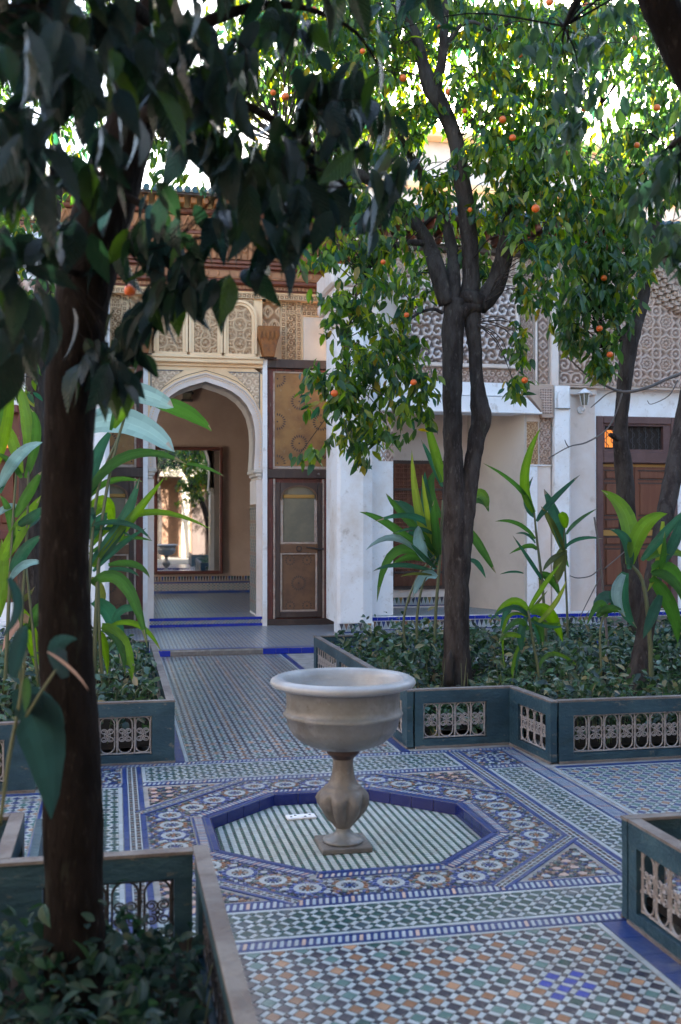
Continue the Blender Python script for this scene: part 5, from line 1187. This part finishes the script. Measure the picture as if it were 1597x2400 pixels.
# leaning trunk at the right edge
t3 = thing('leaning_tree', 'bare grey trunk leaning out of the far right bed past the right edge', 'tree', (0, 0, 0))
limb('trunk', [(1446, 1640, 7.5, 62), (1466, 1560, 7.5, 50), (1484, 1460, 7.6, 44), (1496, 1390, 7.6, 46), (1510, 1290, 7.7, 42), (1530, 1190, 7.8, 44), (1552, 1080, 7.9, 46), (1570, 980, 8.0, 44), (1600, 820, 8.1, 40), (1620, 640, 8.2, 34), (1640, 420, 8.3, 26)], M['bark'], t3, 16, 6)
_, c3 = limb('branch', [(1620, 640, 8.2, 30), (1660, 500, 8.2, 20), (1700, 350, 8.2, 12)], M['bark'], t3)
P, D, U, L, cen = sprigs([(1660, 350, 8.4, 120, 160, .9, 60)], 8, .11)
foliage(t3, P, D, U, L, pickcol(PALC, [5, 4, 4, 1, .5, 2], len(P)), M['leaf'], 60); twigs(t3, cen, [c3], M['bark'], 3)

# near tree whose bough crosses the top right corner
t4 = thing('corner_tree', 'near tree outside the frame whose dark bough crosses the top right corner', 'tree', (0, 0, 0))
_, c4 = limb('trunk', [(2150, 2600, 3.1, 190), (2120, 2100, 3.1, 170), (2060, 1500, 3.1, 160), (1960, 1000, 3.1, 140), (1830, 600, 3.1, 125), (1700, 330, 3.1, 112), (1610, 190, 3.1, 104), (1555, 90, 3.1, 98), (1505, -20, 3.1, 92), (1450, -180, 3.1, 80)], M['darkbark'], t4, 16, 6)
_, c5 = limb('branch', [(1700, 330, 3.1, 60), (1660, 250, 3.3, 40), (1600, 300, 3.6, 26), (1540, 340, 3.8, 14)], M['darkbark'], t4)
_, c6 = limb('branch', [(1450, -180, 3.1, 50), (1400, -100, 3.4, 34), (1340, -20, 3.7, 22), (1300, 60, 4.0, 12)], M['darkbark'], t4)
P, D, U, L, cen = sprigs([(1545, 560, 3.6, 40, 80, .3, 6), (1490, 440, 3.8, 60, 50, .3, 4), (1540, 380, 3.7, 60, 60, .3, 6), (1330, 220, 4.3, 60, 110, .4, 9), (1370, 80, 4.1, 90, 90, .4, 8), (1250, 90, 4.4, 70, 60, .3, 4), (1640, 200, 3.8, 90, 200, .5, 12), (1300, 330, 4.3, 40, 60, .3, 3), (900, 40, 4.3, 50, 70, .3, 2), (1600, -150, 3.5, 300, 120, .6, 40)], 7, .098, .9)
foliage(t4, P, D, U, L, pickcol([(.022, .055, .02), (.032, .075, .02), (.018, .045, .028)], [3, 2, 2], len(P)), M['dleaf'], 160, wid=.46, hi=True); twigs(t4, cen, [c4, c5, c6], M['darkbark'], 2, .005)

# dark trunk in the foreground with its hanging leaves
t5 = thing('foreground_tree', 'thick dark trunk in the left foreground with large dark hanging leaves', 'tree', (0, 0, 0))
Y5 = 3.15
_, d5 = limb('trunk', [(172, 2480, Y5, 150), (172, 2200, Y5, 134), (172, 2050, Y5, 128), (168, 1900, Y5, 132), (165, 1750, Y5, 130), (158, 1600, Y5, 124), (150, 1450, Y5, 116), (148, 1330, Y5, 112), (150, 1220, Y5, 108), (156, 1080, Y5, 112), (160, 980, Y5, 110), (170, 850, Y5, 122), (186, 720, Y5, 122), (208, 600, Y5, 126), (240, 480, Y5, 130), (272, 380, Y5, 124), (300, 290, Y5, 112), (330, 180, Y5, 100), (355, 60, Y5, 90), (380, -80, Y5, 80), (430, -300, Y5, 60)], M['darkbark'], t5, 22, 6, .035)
an5 = [d5[-40:]]
for b_ in [[(240, 480, Y5, 60), (160, 420, 2.9, 40), (60, 380, 2.7, 26), (-80, 340, 2.5, 16)], [(300, 290, Y5, 50), (420, 230, 2.9, 34), (560, 240, 2.8, 24), (700, 330, 2.8, 14), (800, 430, 2.8, 7)], [(330, 180, Y5, 44), (460, 60, 3.0, 30), (640, 10, 3.0, 20), (800, 60, 3.0, 10), (880, 160, 3.0, 6)], [(355, 60, Y5, 40), (250, -20, 2.8, 28), (90, -40, 2.5, 18), (-60, 20, 2.3, 10)], [(200, 640, Y5, 20), (110, 600, 2.9, 12), (40, 560, 2.7, 8)], [(260, 440, Y5, 22), (340, 480, 3.0, 14), (400, 560, 2.95, 8)]]:
    _, c_ = limb('branch', b_, M['darkbark'], t5, 10, 5); an5.append(c_)
cl5 = [(50, 60, 2.1, 70, 80, .25, 4), (160, 110, 2.3, 70, 70, .25, 4), (60, 250, 2.2, 70, 80, .25, 5), (60, 380, 2.4, 70, 50, .25, 4), (20, 540, 2.1, 40, 40, .2, 2), (110, 560, 2.5, 50, 50, .2, 2), (230, 200, 2.3, 50, 50, .2, 3), (340, 110, 2.4, 60, 60, .2, 4), (420, 60, 2.6, 60, 50, .2, 3),
       (450, 170, 2.6, 50, 50, .2, 4), (540, 110, 2.8, 50, 50, .2, 3), (520, 250, 2.6, 60, 50, .2, 3), (460, 330, 2.7, 50, 30, .2, 2), (560, 400, 2.6, 50, 40, .2, 3), (640, 400, 2.7, 40, 60, .2, 4), (640, 280, 2.7, 50, 50, .2, 3), (680, 490, 2.7, 30, 50, .2, 3), (740, 260, 2.8, 50, 50, .2, 3), (800, 190, 2.8, 40, 50, .2, 2), (860, 240, 2.8, 36, 40, .2, 2), (730, 370, 2.8, 50, 40, .2, 3),
       (600, 540, 2.8, 30, 30, .1, 1), (410, 560, 2.9, 26, 26, .1, 1), (500, 540, 2.85, 26, 26, .1, 1), (620, 590, 2.85, 20, 16, .1, 1), (350, 540, 3.0, 30, 20, .12, 1), (520, 490, 2.9, 40, 24, .12, 1), (325, 700, 3.0, 26, 50, .12, 3), (385, 660, 2.95, 20, 40, .12, 2), (450, 660, 2.9, 14, 20, .1, 1), (300, 780, 3.0, 24, 50, .12, 2), (250, 800, 3.0, 20, 50, .12, 3), (420, 470, 2.9, 30, 30, .1, 1), (60, 700, 2.6, 40, 70, .2, 2), (20, 760, 2.4, 40, 80, .2, 3), (890, 400, 2.9, 40, 30, .15, 2), (650, 60, 2.9, 60, 50, .2, 3), (190, 330, 2.4, 50, 40, .2, 2), (270, 560, 3.0, 30, 40, .1, 1), (255, 880, 3.0, 16, 24, .1, 1),
       (100, -150, 2.4, 300, 120, .4, 26), (600, -150, 2.8, 300, 120, .4, 22)]
P, D, U, L, cen = sprigs(cl5, 8, .128, .85, .085)
c = rng.uniform((-1.8, .2, 3.35), (2.6, 3.4, 4.7), (700, 3)); k = 8; n_ = len(c) * k  # unseen leaves added overhead to shade the near ground
P = np.vstack([P, np.repeat(c, k, 0) + rng.normal(0, .07, (n_, 3))]); D = np.vstack([D, rng.normal(0, 1, (n_, 3)) * (1, 1, .5) - (0, 0, .7)]); U = np.vstack([U, rng.normal(0, .5, (n_, 3)) + (0, 0, 1)]); L = np.r_[L, .12 * rng.uniform(.7, 1.1, n_)]
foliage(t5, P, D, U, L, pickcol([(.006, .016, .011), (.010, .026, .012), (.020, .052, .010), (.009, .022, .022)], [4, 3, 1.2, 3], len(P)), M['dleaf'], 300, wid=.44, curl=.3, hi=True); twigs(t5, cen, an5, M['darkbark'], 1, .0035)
oranges(t5, [(300, 668, 3.6), (335, 590, 3.8)], .045)

# darker tree further back on the left
t6 = thing('background_tree', 'dense tree behind the foreground trunk, sky showing in specks through its crown', 'tree', (0, 0, 0))
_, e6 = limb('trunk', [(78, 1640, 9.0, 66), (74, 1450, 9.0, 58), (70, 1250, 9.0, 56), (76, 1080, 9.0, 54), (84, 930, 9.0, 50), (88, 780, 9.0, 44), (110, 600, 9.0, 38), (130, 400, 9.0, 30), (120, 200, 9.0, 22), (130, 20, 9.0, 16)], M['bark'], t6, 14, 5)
an6 = [e6[-24:]]
for b_ in [[(110, 600, 9, 24), (200, 480, 9.2, 18), (300, 330, 9.4, 12), (400, 200, 9.5, 8)], [(88, 780, 9, 20), (20, 650, 8.8, 16), (-40, 500, 8.6, 10)]]:
    _, c_ = limb('branch', b_, M['bark'], t6, 10, 5); an6.append(c_)
P, D, U, L, cen = sprigs([(60, 100, 9.2, 160, 160, .9, 90), (180, 300, 9.2, 150, 160, .9, 80), (40, 480, 9.0, 120, 140, .8, 60), (240, 110, 9.5, 150, 120, .9, 60), (330, 60, 9.4, 100, 100, .7, 40), (350, 330, 9.5, 90, 60, .5, 16), (420, 400, 9.4, 60, 50, .4, 8), (60, 700, 8.8, 110, 80, .6, 34), (150, 560, 9.0, 90, 100, .6, 26), (20, 850, 8.6, 80, 60, .5, 14), (-100, 300, 9, 150, 400, 1, 80)], 8, .105)
foliage(t6, P, D, U, L, pickcol(PALC, [5, 3, 5, 1, .5, 2], len(P)), M['leaf'], 200); twigs(t6, cen, an6, M['bark'], 4)

# the crowns that continue overhead and behind the photographer (they shade the near ground and show in the mirror)
def court_tree(label, x, y, h, R_, n, pal=PALC):
    t = thing('orange_tree', label, 'tree', (0, 0, 0), 'orange trees of the court')
    T = spline([(x, y, 0), (x + .06, y + .03, h * .3), (x - .05, y, h * .55)], 6); mb = MB().add(*tube(T, np.linspace(.11, .08, len(T)), 12)); mb.done('trunk', M['bark'], t, smooth=True)
    an = [T]
    for k in range(6):
        a = k * 1.05 + x; q = spline([T[-1], (x + R_ * .35 * math.cos(a), y + R_ * .35 * math.sin(a), h * .75), (x + R_ * .75 * math.cos(a), y + R_ * .75 * math.sin(a), h * .95)], 6)
        MB().add(*tube(q, np.linspace(.055, .012, len(q)), 8)).done('branch', M['bark'], t, smooth=True); an.append(q)
    c = rng.normal(0, 1, (n, 3)); c = c / np.linalg.norm(c, axis=1)[:, None] * (rng.uniform(.15, 1, (n, 1)) ** .45); c = c * (R_, R_, h * .34) + (x, y, h * .86)
    k = 8; P = np.repeat(c, k, 0) + rng.normal(0, .07, (n * k, 3)); a = rng.uniform(0, 6.28, n * k)
    D = np.stack([np.cos(a), np.sin(a), rng.normal(-.9, .5, n * k)], -1); U = np.stack([rng.normal(0, .5, n * k), rng.normal(0, .5, n * k), np.ones(n * k)], -1)
    foliage(t, P, D, U, .115 * rng.uniform(.7, 1.15, n * k), pickcol(pal, [5, 4, 4, 1.5, .6, 2], n * k), M['leaf'], 120); twigs(t, c, an, M['bark'], 5)
    return t
court_tree('orange tree behind the photographer on the left, outside the frame', -2.8, -.2, 5.6, 2.6, 800)
court_tree('orange tree behind the photographer on the right, outside the frame', 4.0, 0, 5.8, 2.6, 800)
court_tree('orange tree straight behind the photographer, seen only in the mirror', .9, -3.0, 6.0, 3.0, 1100)

# ------------------------------------------------------------------ ginger and other bladed plants
BC = dict(b=(.062, .135, .018), g=(.028, .085, .018), t=(.022, .068, .042), p=(.14, .21, .205), y=(.13, .18, .03), o=(.06, .075, .02), d=(.010, .024, .022), n=(.25, .17, .12))
def blade(parent, pts, w, c, tip=None, y=8., fold=.22, name='leaf'):
    """pts: three (u, v, y) marks from leaf base to tip; w: width in working pixels"""
    P = np.array([at(*p) for p in pts]); n = 11; T = np.linspace(0, 1, n)
    cur = ((1 - T) ** 2)[:, None] * P[0] + (2 * T * (1 - T))[:, None] * (2 * P[1] - .5 * (P[0] + P[2])) + (T ** 2)[:, None] * P[2]
    tan = unit(np.gradient(cur, axis=0)); view = unit(cur - EYE); side = unit(np.cross(tan, view)); tw = random.uniform(-.7, .7); nrm = np.cross(side, tan)
    side = side * math.cos(tw) + nrm * math.sin(tw); nrm = np.cross(side, tan)
    if nrm[0][2] < 0: nrm = -nrm
    wm = .9 * w * mpp(pts[1][2]) / 2 / max(.6, math.cos(tw)); prof = np.sin(np.pi * np.clip(T * .93 + .07, 0, 1) ** .85) ** .75; prof = prof ** .6 if w > 50 and c == 'p' else prof; prof[-1] = .02
    V = []; F = []; cc = []; col = np.array(BC[c]); ph = random.random() * 6
    for i in range(n):
        h = prof[i] * wm; wv = .05 * wm * math.sin(i * 2.3 + ph)
        for s in (-1, -.5, 0, .5, 1): V.append(cur[i] + side[i] * h * s + nrm[i] * (abs(s) * h * fold * 1.4 + wv * s * s))
    for i in range(n - 1):
        for k in range(4):
            F.append([i * 5 + k, i * 5 + k + 1, (i + 1) * 5 + k + 1, (i + 1) * 5 + k]); j = 1 + random.uniform(-.10, .10); f = col * j * (1.18 if k in (1, 2) else 1)
            if i > n - 3 and c != 'd' and random.random() < .35: f = f * .4 + np.array(BC['n']) * .6
            cc.append(f)
    me = mesh(name, V, np.array(F), M['blade'], np.array(cc), True); set_uv(me, [(i / (n - 1), s) for i in range(n) for s in (-1, -.5, 0, .5, 1)])
    return link(name, me, parent)
def plant(name, label, cat, y, blades, stems, group=None, dy=.25):
    t = thing(name, label, cat, (0, 0, 0), group)
    for s in stems: limb('stem', [(u, v, y, w) for u, v, w in s], M['stem'], t, 7, 4, .03)
    extra = []
    if group:
        for (p0, p1, p2, w, c) in blades[::3]:
            f = random.uniform(.45, .85); sx = random.uniform(-40, 40); e = lambda p, k: (p0[0] + (p[0] - p0[0]) * f + sx * k, p0[1] + (p[1] - p0[1]) * f * random.uniform(.8, 1.1) + 12)
            extra.append(((p0[0], p0[1] + 10), e(p1, .5), e(p2, 1), w * .6, random.choice('gtogt')))
    for i, (p0, p1, p2, w, c) in enumerate(blades + extra):
        o = random.uniform(-dy, dy); blade(t, [(*p0, y), (*p1, y + o * .5), (*p2, y + o)], w, c)
    return t
GG = 'broad-bladed ginger plants in the beds'
plant('ginger_plant', 'tall ginger clump between the dark trunk and the arch, with two pale arching leaves', 'plant', 7.6, [
    ((225, 892), (320, 905), (400, 938), 52, 'p'), ((350, 925), (425, 950), (488, 992), 40, 'g'), ((195, 980), (300, 975), (402, 1040), 66, 'p'), ((200, 1140), (300, 1048), (430, 1068), 26, 'g'), ((430, 1068), (470, 1075), (520, 1098), 10, 'g'),
    ((205, 1300), (275, 1215), (322, 1098), 34, 't'), ((215, 1305), (300, 1200), (378, 1100), 24, 'b'), ((208, 1260), (330, 1180), (486, 1218), 18, 'b'), ((205, 1275), (280, 1240), (352, 1245), 13, 'g'),
    ((250, 1300), (310, 1300), (345, 1330), 18, 'g'), ((212, 1345), (285, 1345), (340, 1490), 34, 'g'), ((215, 1385), (258, 1430), (282, 1530), 40, 't'), ((235, 1440), (285, 1480), (306, 1572), 34, 'b'),
    ((215, 1450), (238, 1480), (248, 1555), 22, 'b'), ((255, 1440), (320, 1440), (372, 1500), 15, 'b'), ((205, 1190), (240, 1160), (262, 1215), 44, 'b'), ((205, 1240), (225, 1205), (248, 1180), 34, 't'),
    ((232, 900), (250, 930), (210, 960), 26, 'p'), ((205, 1130), (222, 1050), (262, 985), 30, 't'), ((210, 1330), (232, 1360), (236, 1400), 20, 'o'), ((260, 1430), (290, 1400), (330, 1410), 20, 't'), ((205, 1210), (290, 1205), (350, 1245), 14, 't'),
    ((262, 985), (290, 940), (322, 900), 22, 'b'), ((255, 990), (272, 930), (282, 905), 16, 'g')],
    [[(215, 1600, 12), (222, 1400, 10), (235, 1200, 8), (262, 1050, 7), (290, 950, 6)], [(190, 1600, 10), (205, 1350, 9), (225, 1130, 7), (275, 1000, 5)], [(240, 1600, 10), (230, 1480, 8), (225, 1300, 6)]], GG)
plant('ginger_plant', 'ginger clump left of the dark trunk with bright green upright blades', 'plant', 7.3, [
    ((0, 1125), (45, 1050), (98, 1018), 30, 'p'), ((5, 1290), (45, 1220), (95, 1140), 38, 'b'), ((25, 1330), (55, 1270), (98, 1232), 30, 't'), ((25, 1335), (60, 1300), (102, 1296), 20, 'p'), ((-10, 1080), (20, 960), (22, 860), 26, 'b'),
    ((62, 1045), (58, 960), (38, 870), 30, 'b'), ((50, 1090), (30, 1010), (-5, 960), 28, 'b'), ((-5, 1420), (8, 1320), (4, 1240), 30, 'b'), ((45, 1400), (75, 1470), (88, 1555), 34, 'b'), ((70, 1435), (40, 1430), (5, 1500), 28, 'n'),
    ((-10, 1190), (20, 1168), (48, 1166), 16, 'p'), ((35, 1190), (70, 1130), (96, 1085), 26, 'g'), ((40, 1210), (75, 1190), (100, 1165), 26, 't'), ((5, 1000), (10, 900), (-5, 800), 24, 'g'), ((30, 1250), (20, 1180), (0, 1140), 20, 'g'), ((70, 1440), (95, 1400), (105, 1420), 34, 'g'), ((20, 1360), (50, 1380), (80, 1350), 18, 'o'), ((60, 1100), (85, 1000), (70, 940), 24, 'g')],
    [[(10, 1620, 9), (20, 1400, 8), (30, 1200, 6), (42, 1030, 5)], [(45, 1620, 9), (50, 1420, 8), (62, 1230, 6), (66, 1060, 5)], [(90, 1600, 8), (75, 1440, 7), (60, 1300, 5)]], GG)
plant('ginger_plant', 'large ginger clump behind the fused trunk, before the lattice window', 'plant', 9.2, [
    ((1005, 1300), (905, 1215), (828, 1178), 22, 'g'), ((1005, 1290), (965, 1180), (948, 1035), 24, 'y'), ((1000, 1260), (985, 1180), (972, 1092), 15, 'y'), ((1018, 1110), (1000, 1040), (975, 952), 26, 'b'), ((1006, 1290), (985, 1180), (978, 1085), 34, 't'),
    ((1002, 1290), (960, 1200), (905, 1150), 40, 't'), ((1010, 1270), (930, 1190), (888, 1135), 20, 'g'), ((1000, 1310), (920, 1240), (842, 1266), 20, 'p'), ((1000, 1295), (910, 1270), (868, 1385), 26, 'g'), ((1000, 1315), (920, 1300), (858, 1315), 13, 't'),
    ((1005, 1330), (975, 1330), (950, 1378), 26, 'p'), ((1075, 1215), (1105, 1255), (1142, 1320), 24, 'g'), ((1078, 1150), (1108, 1140), (1122, 1176), 30, 'b'), ((1080, 1290), (1100, 1300), (1118, 1330), 15, 't'), ((1015, 1190), (990, 1130), (1005, 1080), 26, 'g'), ((1010, 1290), (1000, 1220), (1000, 1150), 30, 'g'),
    ((998, 1280), (975, 1240), (930, 1225), 22, 't'), ((985, 1290), (968, 1245), (962, 1210), 34, 'p'), ((1008, 1240), (955, 1190), (862, 1200), 18, 't'), ((1003, 1300), (955, 1280), (900, 1300), 22, 'g')],
    [[(935, 1500, 6), (930, 1420, 6), (960, 1330, 5), (1000, 1280, 5)], [(962, 1500, 7), (960, 1420, 7), (975, 1340, 6), (1002, 1290, 5)], [(1000, 1500, 9), (1004, 1400, 8), (1012, 1290, 8), (1020, 1150, 6)], [(1060, 1500, 8), (1066, 1350, 7), (1074, 1200, 5)]], GG)
plant('ginger_plant', 'two thin ginger canes with narrow pointed leaves before the white pier', 'plant', 9.0, [
    ((1230, 1180), (1208, 1095), (1244, 985), 26, 'b'), ((1230, 1184), (1190, 1120), (1112, 1066), 13, 'g'), ((1236, 1200), (1275, 1150), (1336, 1092), 17, 't'), ((1232, 1240), (1190, 1205), (1140, 1200), 12, 'g'), ((1236, 1265), (1215, 1255), (1172, 1275), 13, 'g'), ((1255, 1345), (1220, 1290), (1180, 1232), 11, 't'),
    ((1298, 1265), (1275, 1190), (1252, 1125), 32, 't'), ((1300, 1262), (1335, 1240), (1390, 1240), 11, 't'), ((1298, 1262), (1285, 1300), (1282, 1345), 36, 'o'), ((1242, 1320), (1270, 1335), (1288, 1372), 24, 'g'), ((1300, 1215), (1296, 1190), (1290, 1180), 26, 'b'), ((1304, 1230), (1330, 1200), (1375, 1170), 11, 'g'), ((1300, 1270), (1270, 1290), (1250, 1315), 16, 'o'), ((1205, 1320), (1180, 1316), (1150, 1322), 6, 't')],
    [[(1262, 1560, 9), (1256, 1450, 8), (1248, 1340, 7), (1236, 1240, 6), (1230, 1180, 5)], [(1308, 1520, 7), (1306, 1420, 6), (1302, 1330, 5), (1298, 1250, 5), (1300, 1215, 4)]], GG)
plant('ginger_plant', 'low fresh green ginger shoot arching over the far right bed in front', 'plant', 7.6, [
    ((1218, 1412), (1180, 1385), (1132, 1428), 20, 'b'), ((1215, 1414), (1180, 1392), (1152, 1452), 26, 't'), ((1220, 1408), (1262, 1410), (1296, 1478), 38, 'b'), ((1216, 1405), (1250, 1350), (1294, 1292), 14, 'b'), ((1232, 1440), (1278, 1390), (1304, 1335), 14, 'y'), ((1212, 1420), (1200, 1460), (1202, 1505), 22, 't'),
    ((1208, 1470), (1184, 1520), (1180, 1592), 12, 'b'), ((1215, 1450), (1190, 1430), (1150, 1470), 18, 'g'), ((1240, 1540), (1275, 1505), (1338, 1540), 13, 'b'), ((1222, 1430), (1240, 1440), (1250, 1490), 22, 'g'), ((1210, 1470), (1170, 1460), (1148, 1482), 14, 'b'), ((1215, 1420), (1165, 1430), (1162, 1540), 10, 'b'), ((1228, 1420), (1262, 1440), (1290, 1430), 16, 'b')],
    [[(1246, 1640, 9), (1240, 1550, 8), (1226, 1470, 7), (1216, 1405, 6)]], GG, .3)
plant('ginger_plant', 'broad-leaved ginger growing beside the leaning trunk at the right edge', 'plant', 7.2, [
    ((1448, 1300), (1442, 1190), (1384, 1128), 46, 'b'), ((1452, 1298), (1480, 1215), (1536, 1182), 44, 'b'), ((1440, 1318), (1432, 1380), (1466, 1446), 44, 't'), ((1436, 1322), (1420, 1370), (1440, 1420), 30, 'p'), ((1525, 1200), (1515, 1290), (1490, 1362), 20, 'y'), ((1478, 1290), (1530, 1230), (1580, 1170), 26, 't'), ((1500, 1310), (1550, 1330), (1600, 1440), 46, 'g'), ((1490, 1290), (1540, 1270), (1590, 1290), 24, 'b'),
    ((1520, 1370), (1500, 1420), (1480, 1470), 30, 't'), ((1375, 1410), (1400, 1378), (1438, 1392), 40, 't'), ((1500, 1330), (1545, 1400), (1560, 1480), 40, 'g'), ((1395, 1420), (1380, 1390), (1350, 1440), 22, 'g'), ((1520, 1300), (1560, 1230), (1590, 1120), 30, 't')],
    [[(1500, 1600, 12), (1495, 1450, 12), (1480, 1340, 10), (1452, 1298, 8)], [(1385, 1560, 6), (1382, 1450, 6), (1400, 1390, 4)]], GG)
plant('broad_leaved_plant', 'big bluish drooping leaf hanging in front of the foreground trunk at the left edge', 'plant', 2.75, [
    ((28, 1622), (88, 1680), (118, 1885), 118, 'd'), ((60, 1618), (112, 1640), (142, 1700), 60, 'd'), ((30, 1560), (45, 1480), (60, 1440), 40, 'd'), ((150, 1560), (130, 1490), (178, 1470), 46, 'd'), ((110, 1500), (165, 1540), (205, 1590), 8, 'n'), ((60, 1560), (62, 1600), (58, 1640), 22, 'g'), ((20, 1330), (40, 1400), (0, 1470), 24, 'd')],
    [[(0, 1900, 9), (20, 1750, 9), (45, 1620, 8), (60, 1500, 6)], [(60, 1650, 8), (90, 1600, 7), (130, 1540, 6)]], None, .12)
bs = thing('bare_shrub', 'leafless grey twigs arching across the white wall by the lantern', 'shrub', (0, 0, 0))
for s in ([(1402, 1560, 8), (1398, 1480, 8), (1388, 1360, 7), (1380, 1270, 6), (1368, 1190, 5)], [(1600, 850, 9), (1545, 868, 8), (1490, 892, 8), (1436, 902, 7), (1395, 888, 6), (1350, 862, 5), (1300, 815, 4)], [(1432, 905, 5), (1418, 950, 4), (1395, 990, 4), (1350, 1018, 4), (1310, 1028, 3), (1262, 1055, 3)], [(1310, 1030, 3), (1304, 1022, 3), (1300, 1012, 2)],
          [(1430, 898, 4), (1400, 905, 3), (1375, 925, 3), (1360, 938, 2)], [(1385, 1305, 4), (1360, 1325, 3), (1330, 1330, 3), (1312, 1325, 2)], [(1390, 1310, 4), (1420, 1285, 3), (1470, 1240, 3), (1510, 1200, 2)], [(1560, 875, 4), (1540, 910, 3), (1500, 930, 2), (1490, 922, 2)], [(1386, 1320, 3), (1360, 1370, 3), (1330, 1430, 2)], [(1600, 850, 9), (1700, 900, 12), (1760, 1200, 16), (1770, 1600, 20)]):
    limb('twig', [(u, v, 8.7, w) for u, v, w in s], M['twig'], bs, 6, 4, .02)

# ------------------------------------------------------------------ ground cover in the beds
def cover(name, label, x0, x1, y0, y1, n, L, h0, h1, edge=.1, pal=None, wts=None, hf=None, m='cover'):
    x = rng.uniform(x0, x1, n); y = rng.uniform(y0, y1, n)
    e = np.minimum(np.minimum(x - x0, x1 - x), np.minimum(y - y0, y1 - y)); e = np.clip(e / edge, 0, 1) ** .6
    top = (h1 + .05 * np.sin(x * 4.1 + y * 2.3) + .04 * np.sin(y * 6.3 - x * 3.1)) * (.6 + .4 * e)
    if hf: top = top * hf(x, y)
    top = top * (1 + .22 * np.sin(x * 17 + 3 * np.sin(y * 9)) * np.sin(y * 15 + 2 * np.sin(x * 7)))
    z = h0 + (top - h0) * rng.uniform(0, 1, n) ** .42 + (rng.uniform(0, 1, n) < .03) * rng.uniform(0, .14, n)
    P = np.stack([x, y, z], -1); a = rng.uniform(0, 6.28, n); D = np.stack([np.cos(a), np.sin(a), rng.normal(-.1, .7, n)], -1); U = np.stack([rng.normal(0, .8, n), rng.normal(-.1, .8, n), np.ones(n)], -1)
    col = pickcol(pal or [(.026, .056, .022), (.045, .090, .034), (.015, .034, .022), (.19, .175, .09), (.075, .13, .095)], wts or [5, 4, 4, 1.3, 2.2], n, .3)
    mb = MB(); stems = min(260, n // 12)
    for i in range(stems):
        sx, sy = rng.uniform(x0, x1), rng.uniform(y0, y1); mb.add(*tube([(sx, sy, .08), (sx + rng.normal() * .04, sy + rng.normal() * .04, h1 * .8)], [.004, .002], 4))
    ob = link(name, mesh('stems', mb.V, mb.F, M['stem']), None, 'stuff'); ob['label'] = label; ob['category'] = 'ground cover'
    foliage(ob, P, D, U, L * rng.uniform(.4, 1.25, n), col, M[m], 0, hi=(m == 'dleaf'), wid=.5, curl=.3, fold=.2)
    return ob
cover('ground_cover', 'dense glossy low shrubs filling the far right bed', 2.02, 8.5, 6.98, 10.28, 19000, .075, .12, .58, .25,
      hf=lambda x, y: (1 - .62 * np.exp(-((x - .325 * y) / .30) ** 2) * (y < 8.35) - .5 * np.exp(-((x - at(1450, 1600, 7.5)[0]) / .3) ** 2) * (y < 7.7)) * np.clip(.62 + .2 * (y - 7), .6, .84))
cover('ground_cover', 'dense glossy low shrubs behind the stepped corner of the far right railing', 2.78, 8.5, 6.38, 6.98, 4200, .072, .10, .46, .12)
cover('ground_cover', 'dark low shrubs filling the far left bed beside the path', -5.5, .30, 6.95, 10.2, 13000, .075, .12, .52, .25)
cover('ground_cover', 'dark low shrubs in the stepped corner of the far left bed', -5.5, -.52, 6.34, 6.9, 2200, .072, .10, .38, .12)
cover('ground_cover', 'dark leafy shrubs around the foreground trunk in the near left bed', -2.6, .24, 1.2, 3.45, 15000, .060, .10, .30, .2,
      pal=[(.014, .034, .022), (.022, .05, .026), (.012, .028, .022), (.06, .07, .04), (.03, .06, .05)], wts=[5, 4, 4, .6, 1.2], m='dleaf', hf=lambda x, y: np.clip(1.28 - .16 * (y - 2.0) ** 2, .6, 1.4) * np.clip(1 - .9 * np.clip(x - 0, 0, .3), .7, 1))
cover('ground_cover', 'sparse dark shrubs in the near right bed behind its pale iron panel', 2.1, 6.4, 1.0, 3.6, 2600, .085, .10, .26, .2)
print('objects', len(bpy.data.objects), 'tris', sum(len(p.vertices) - 2 for me in bpy.data.meshes for p in me.polygons))
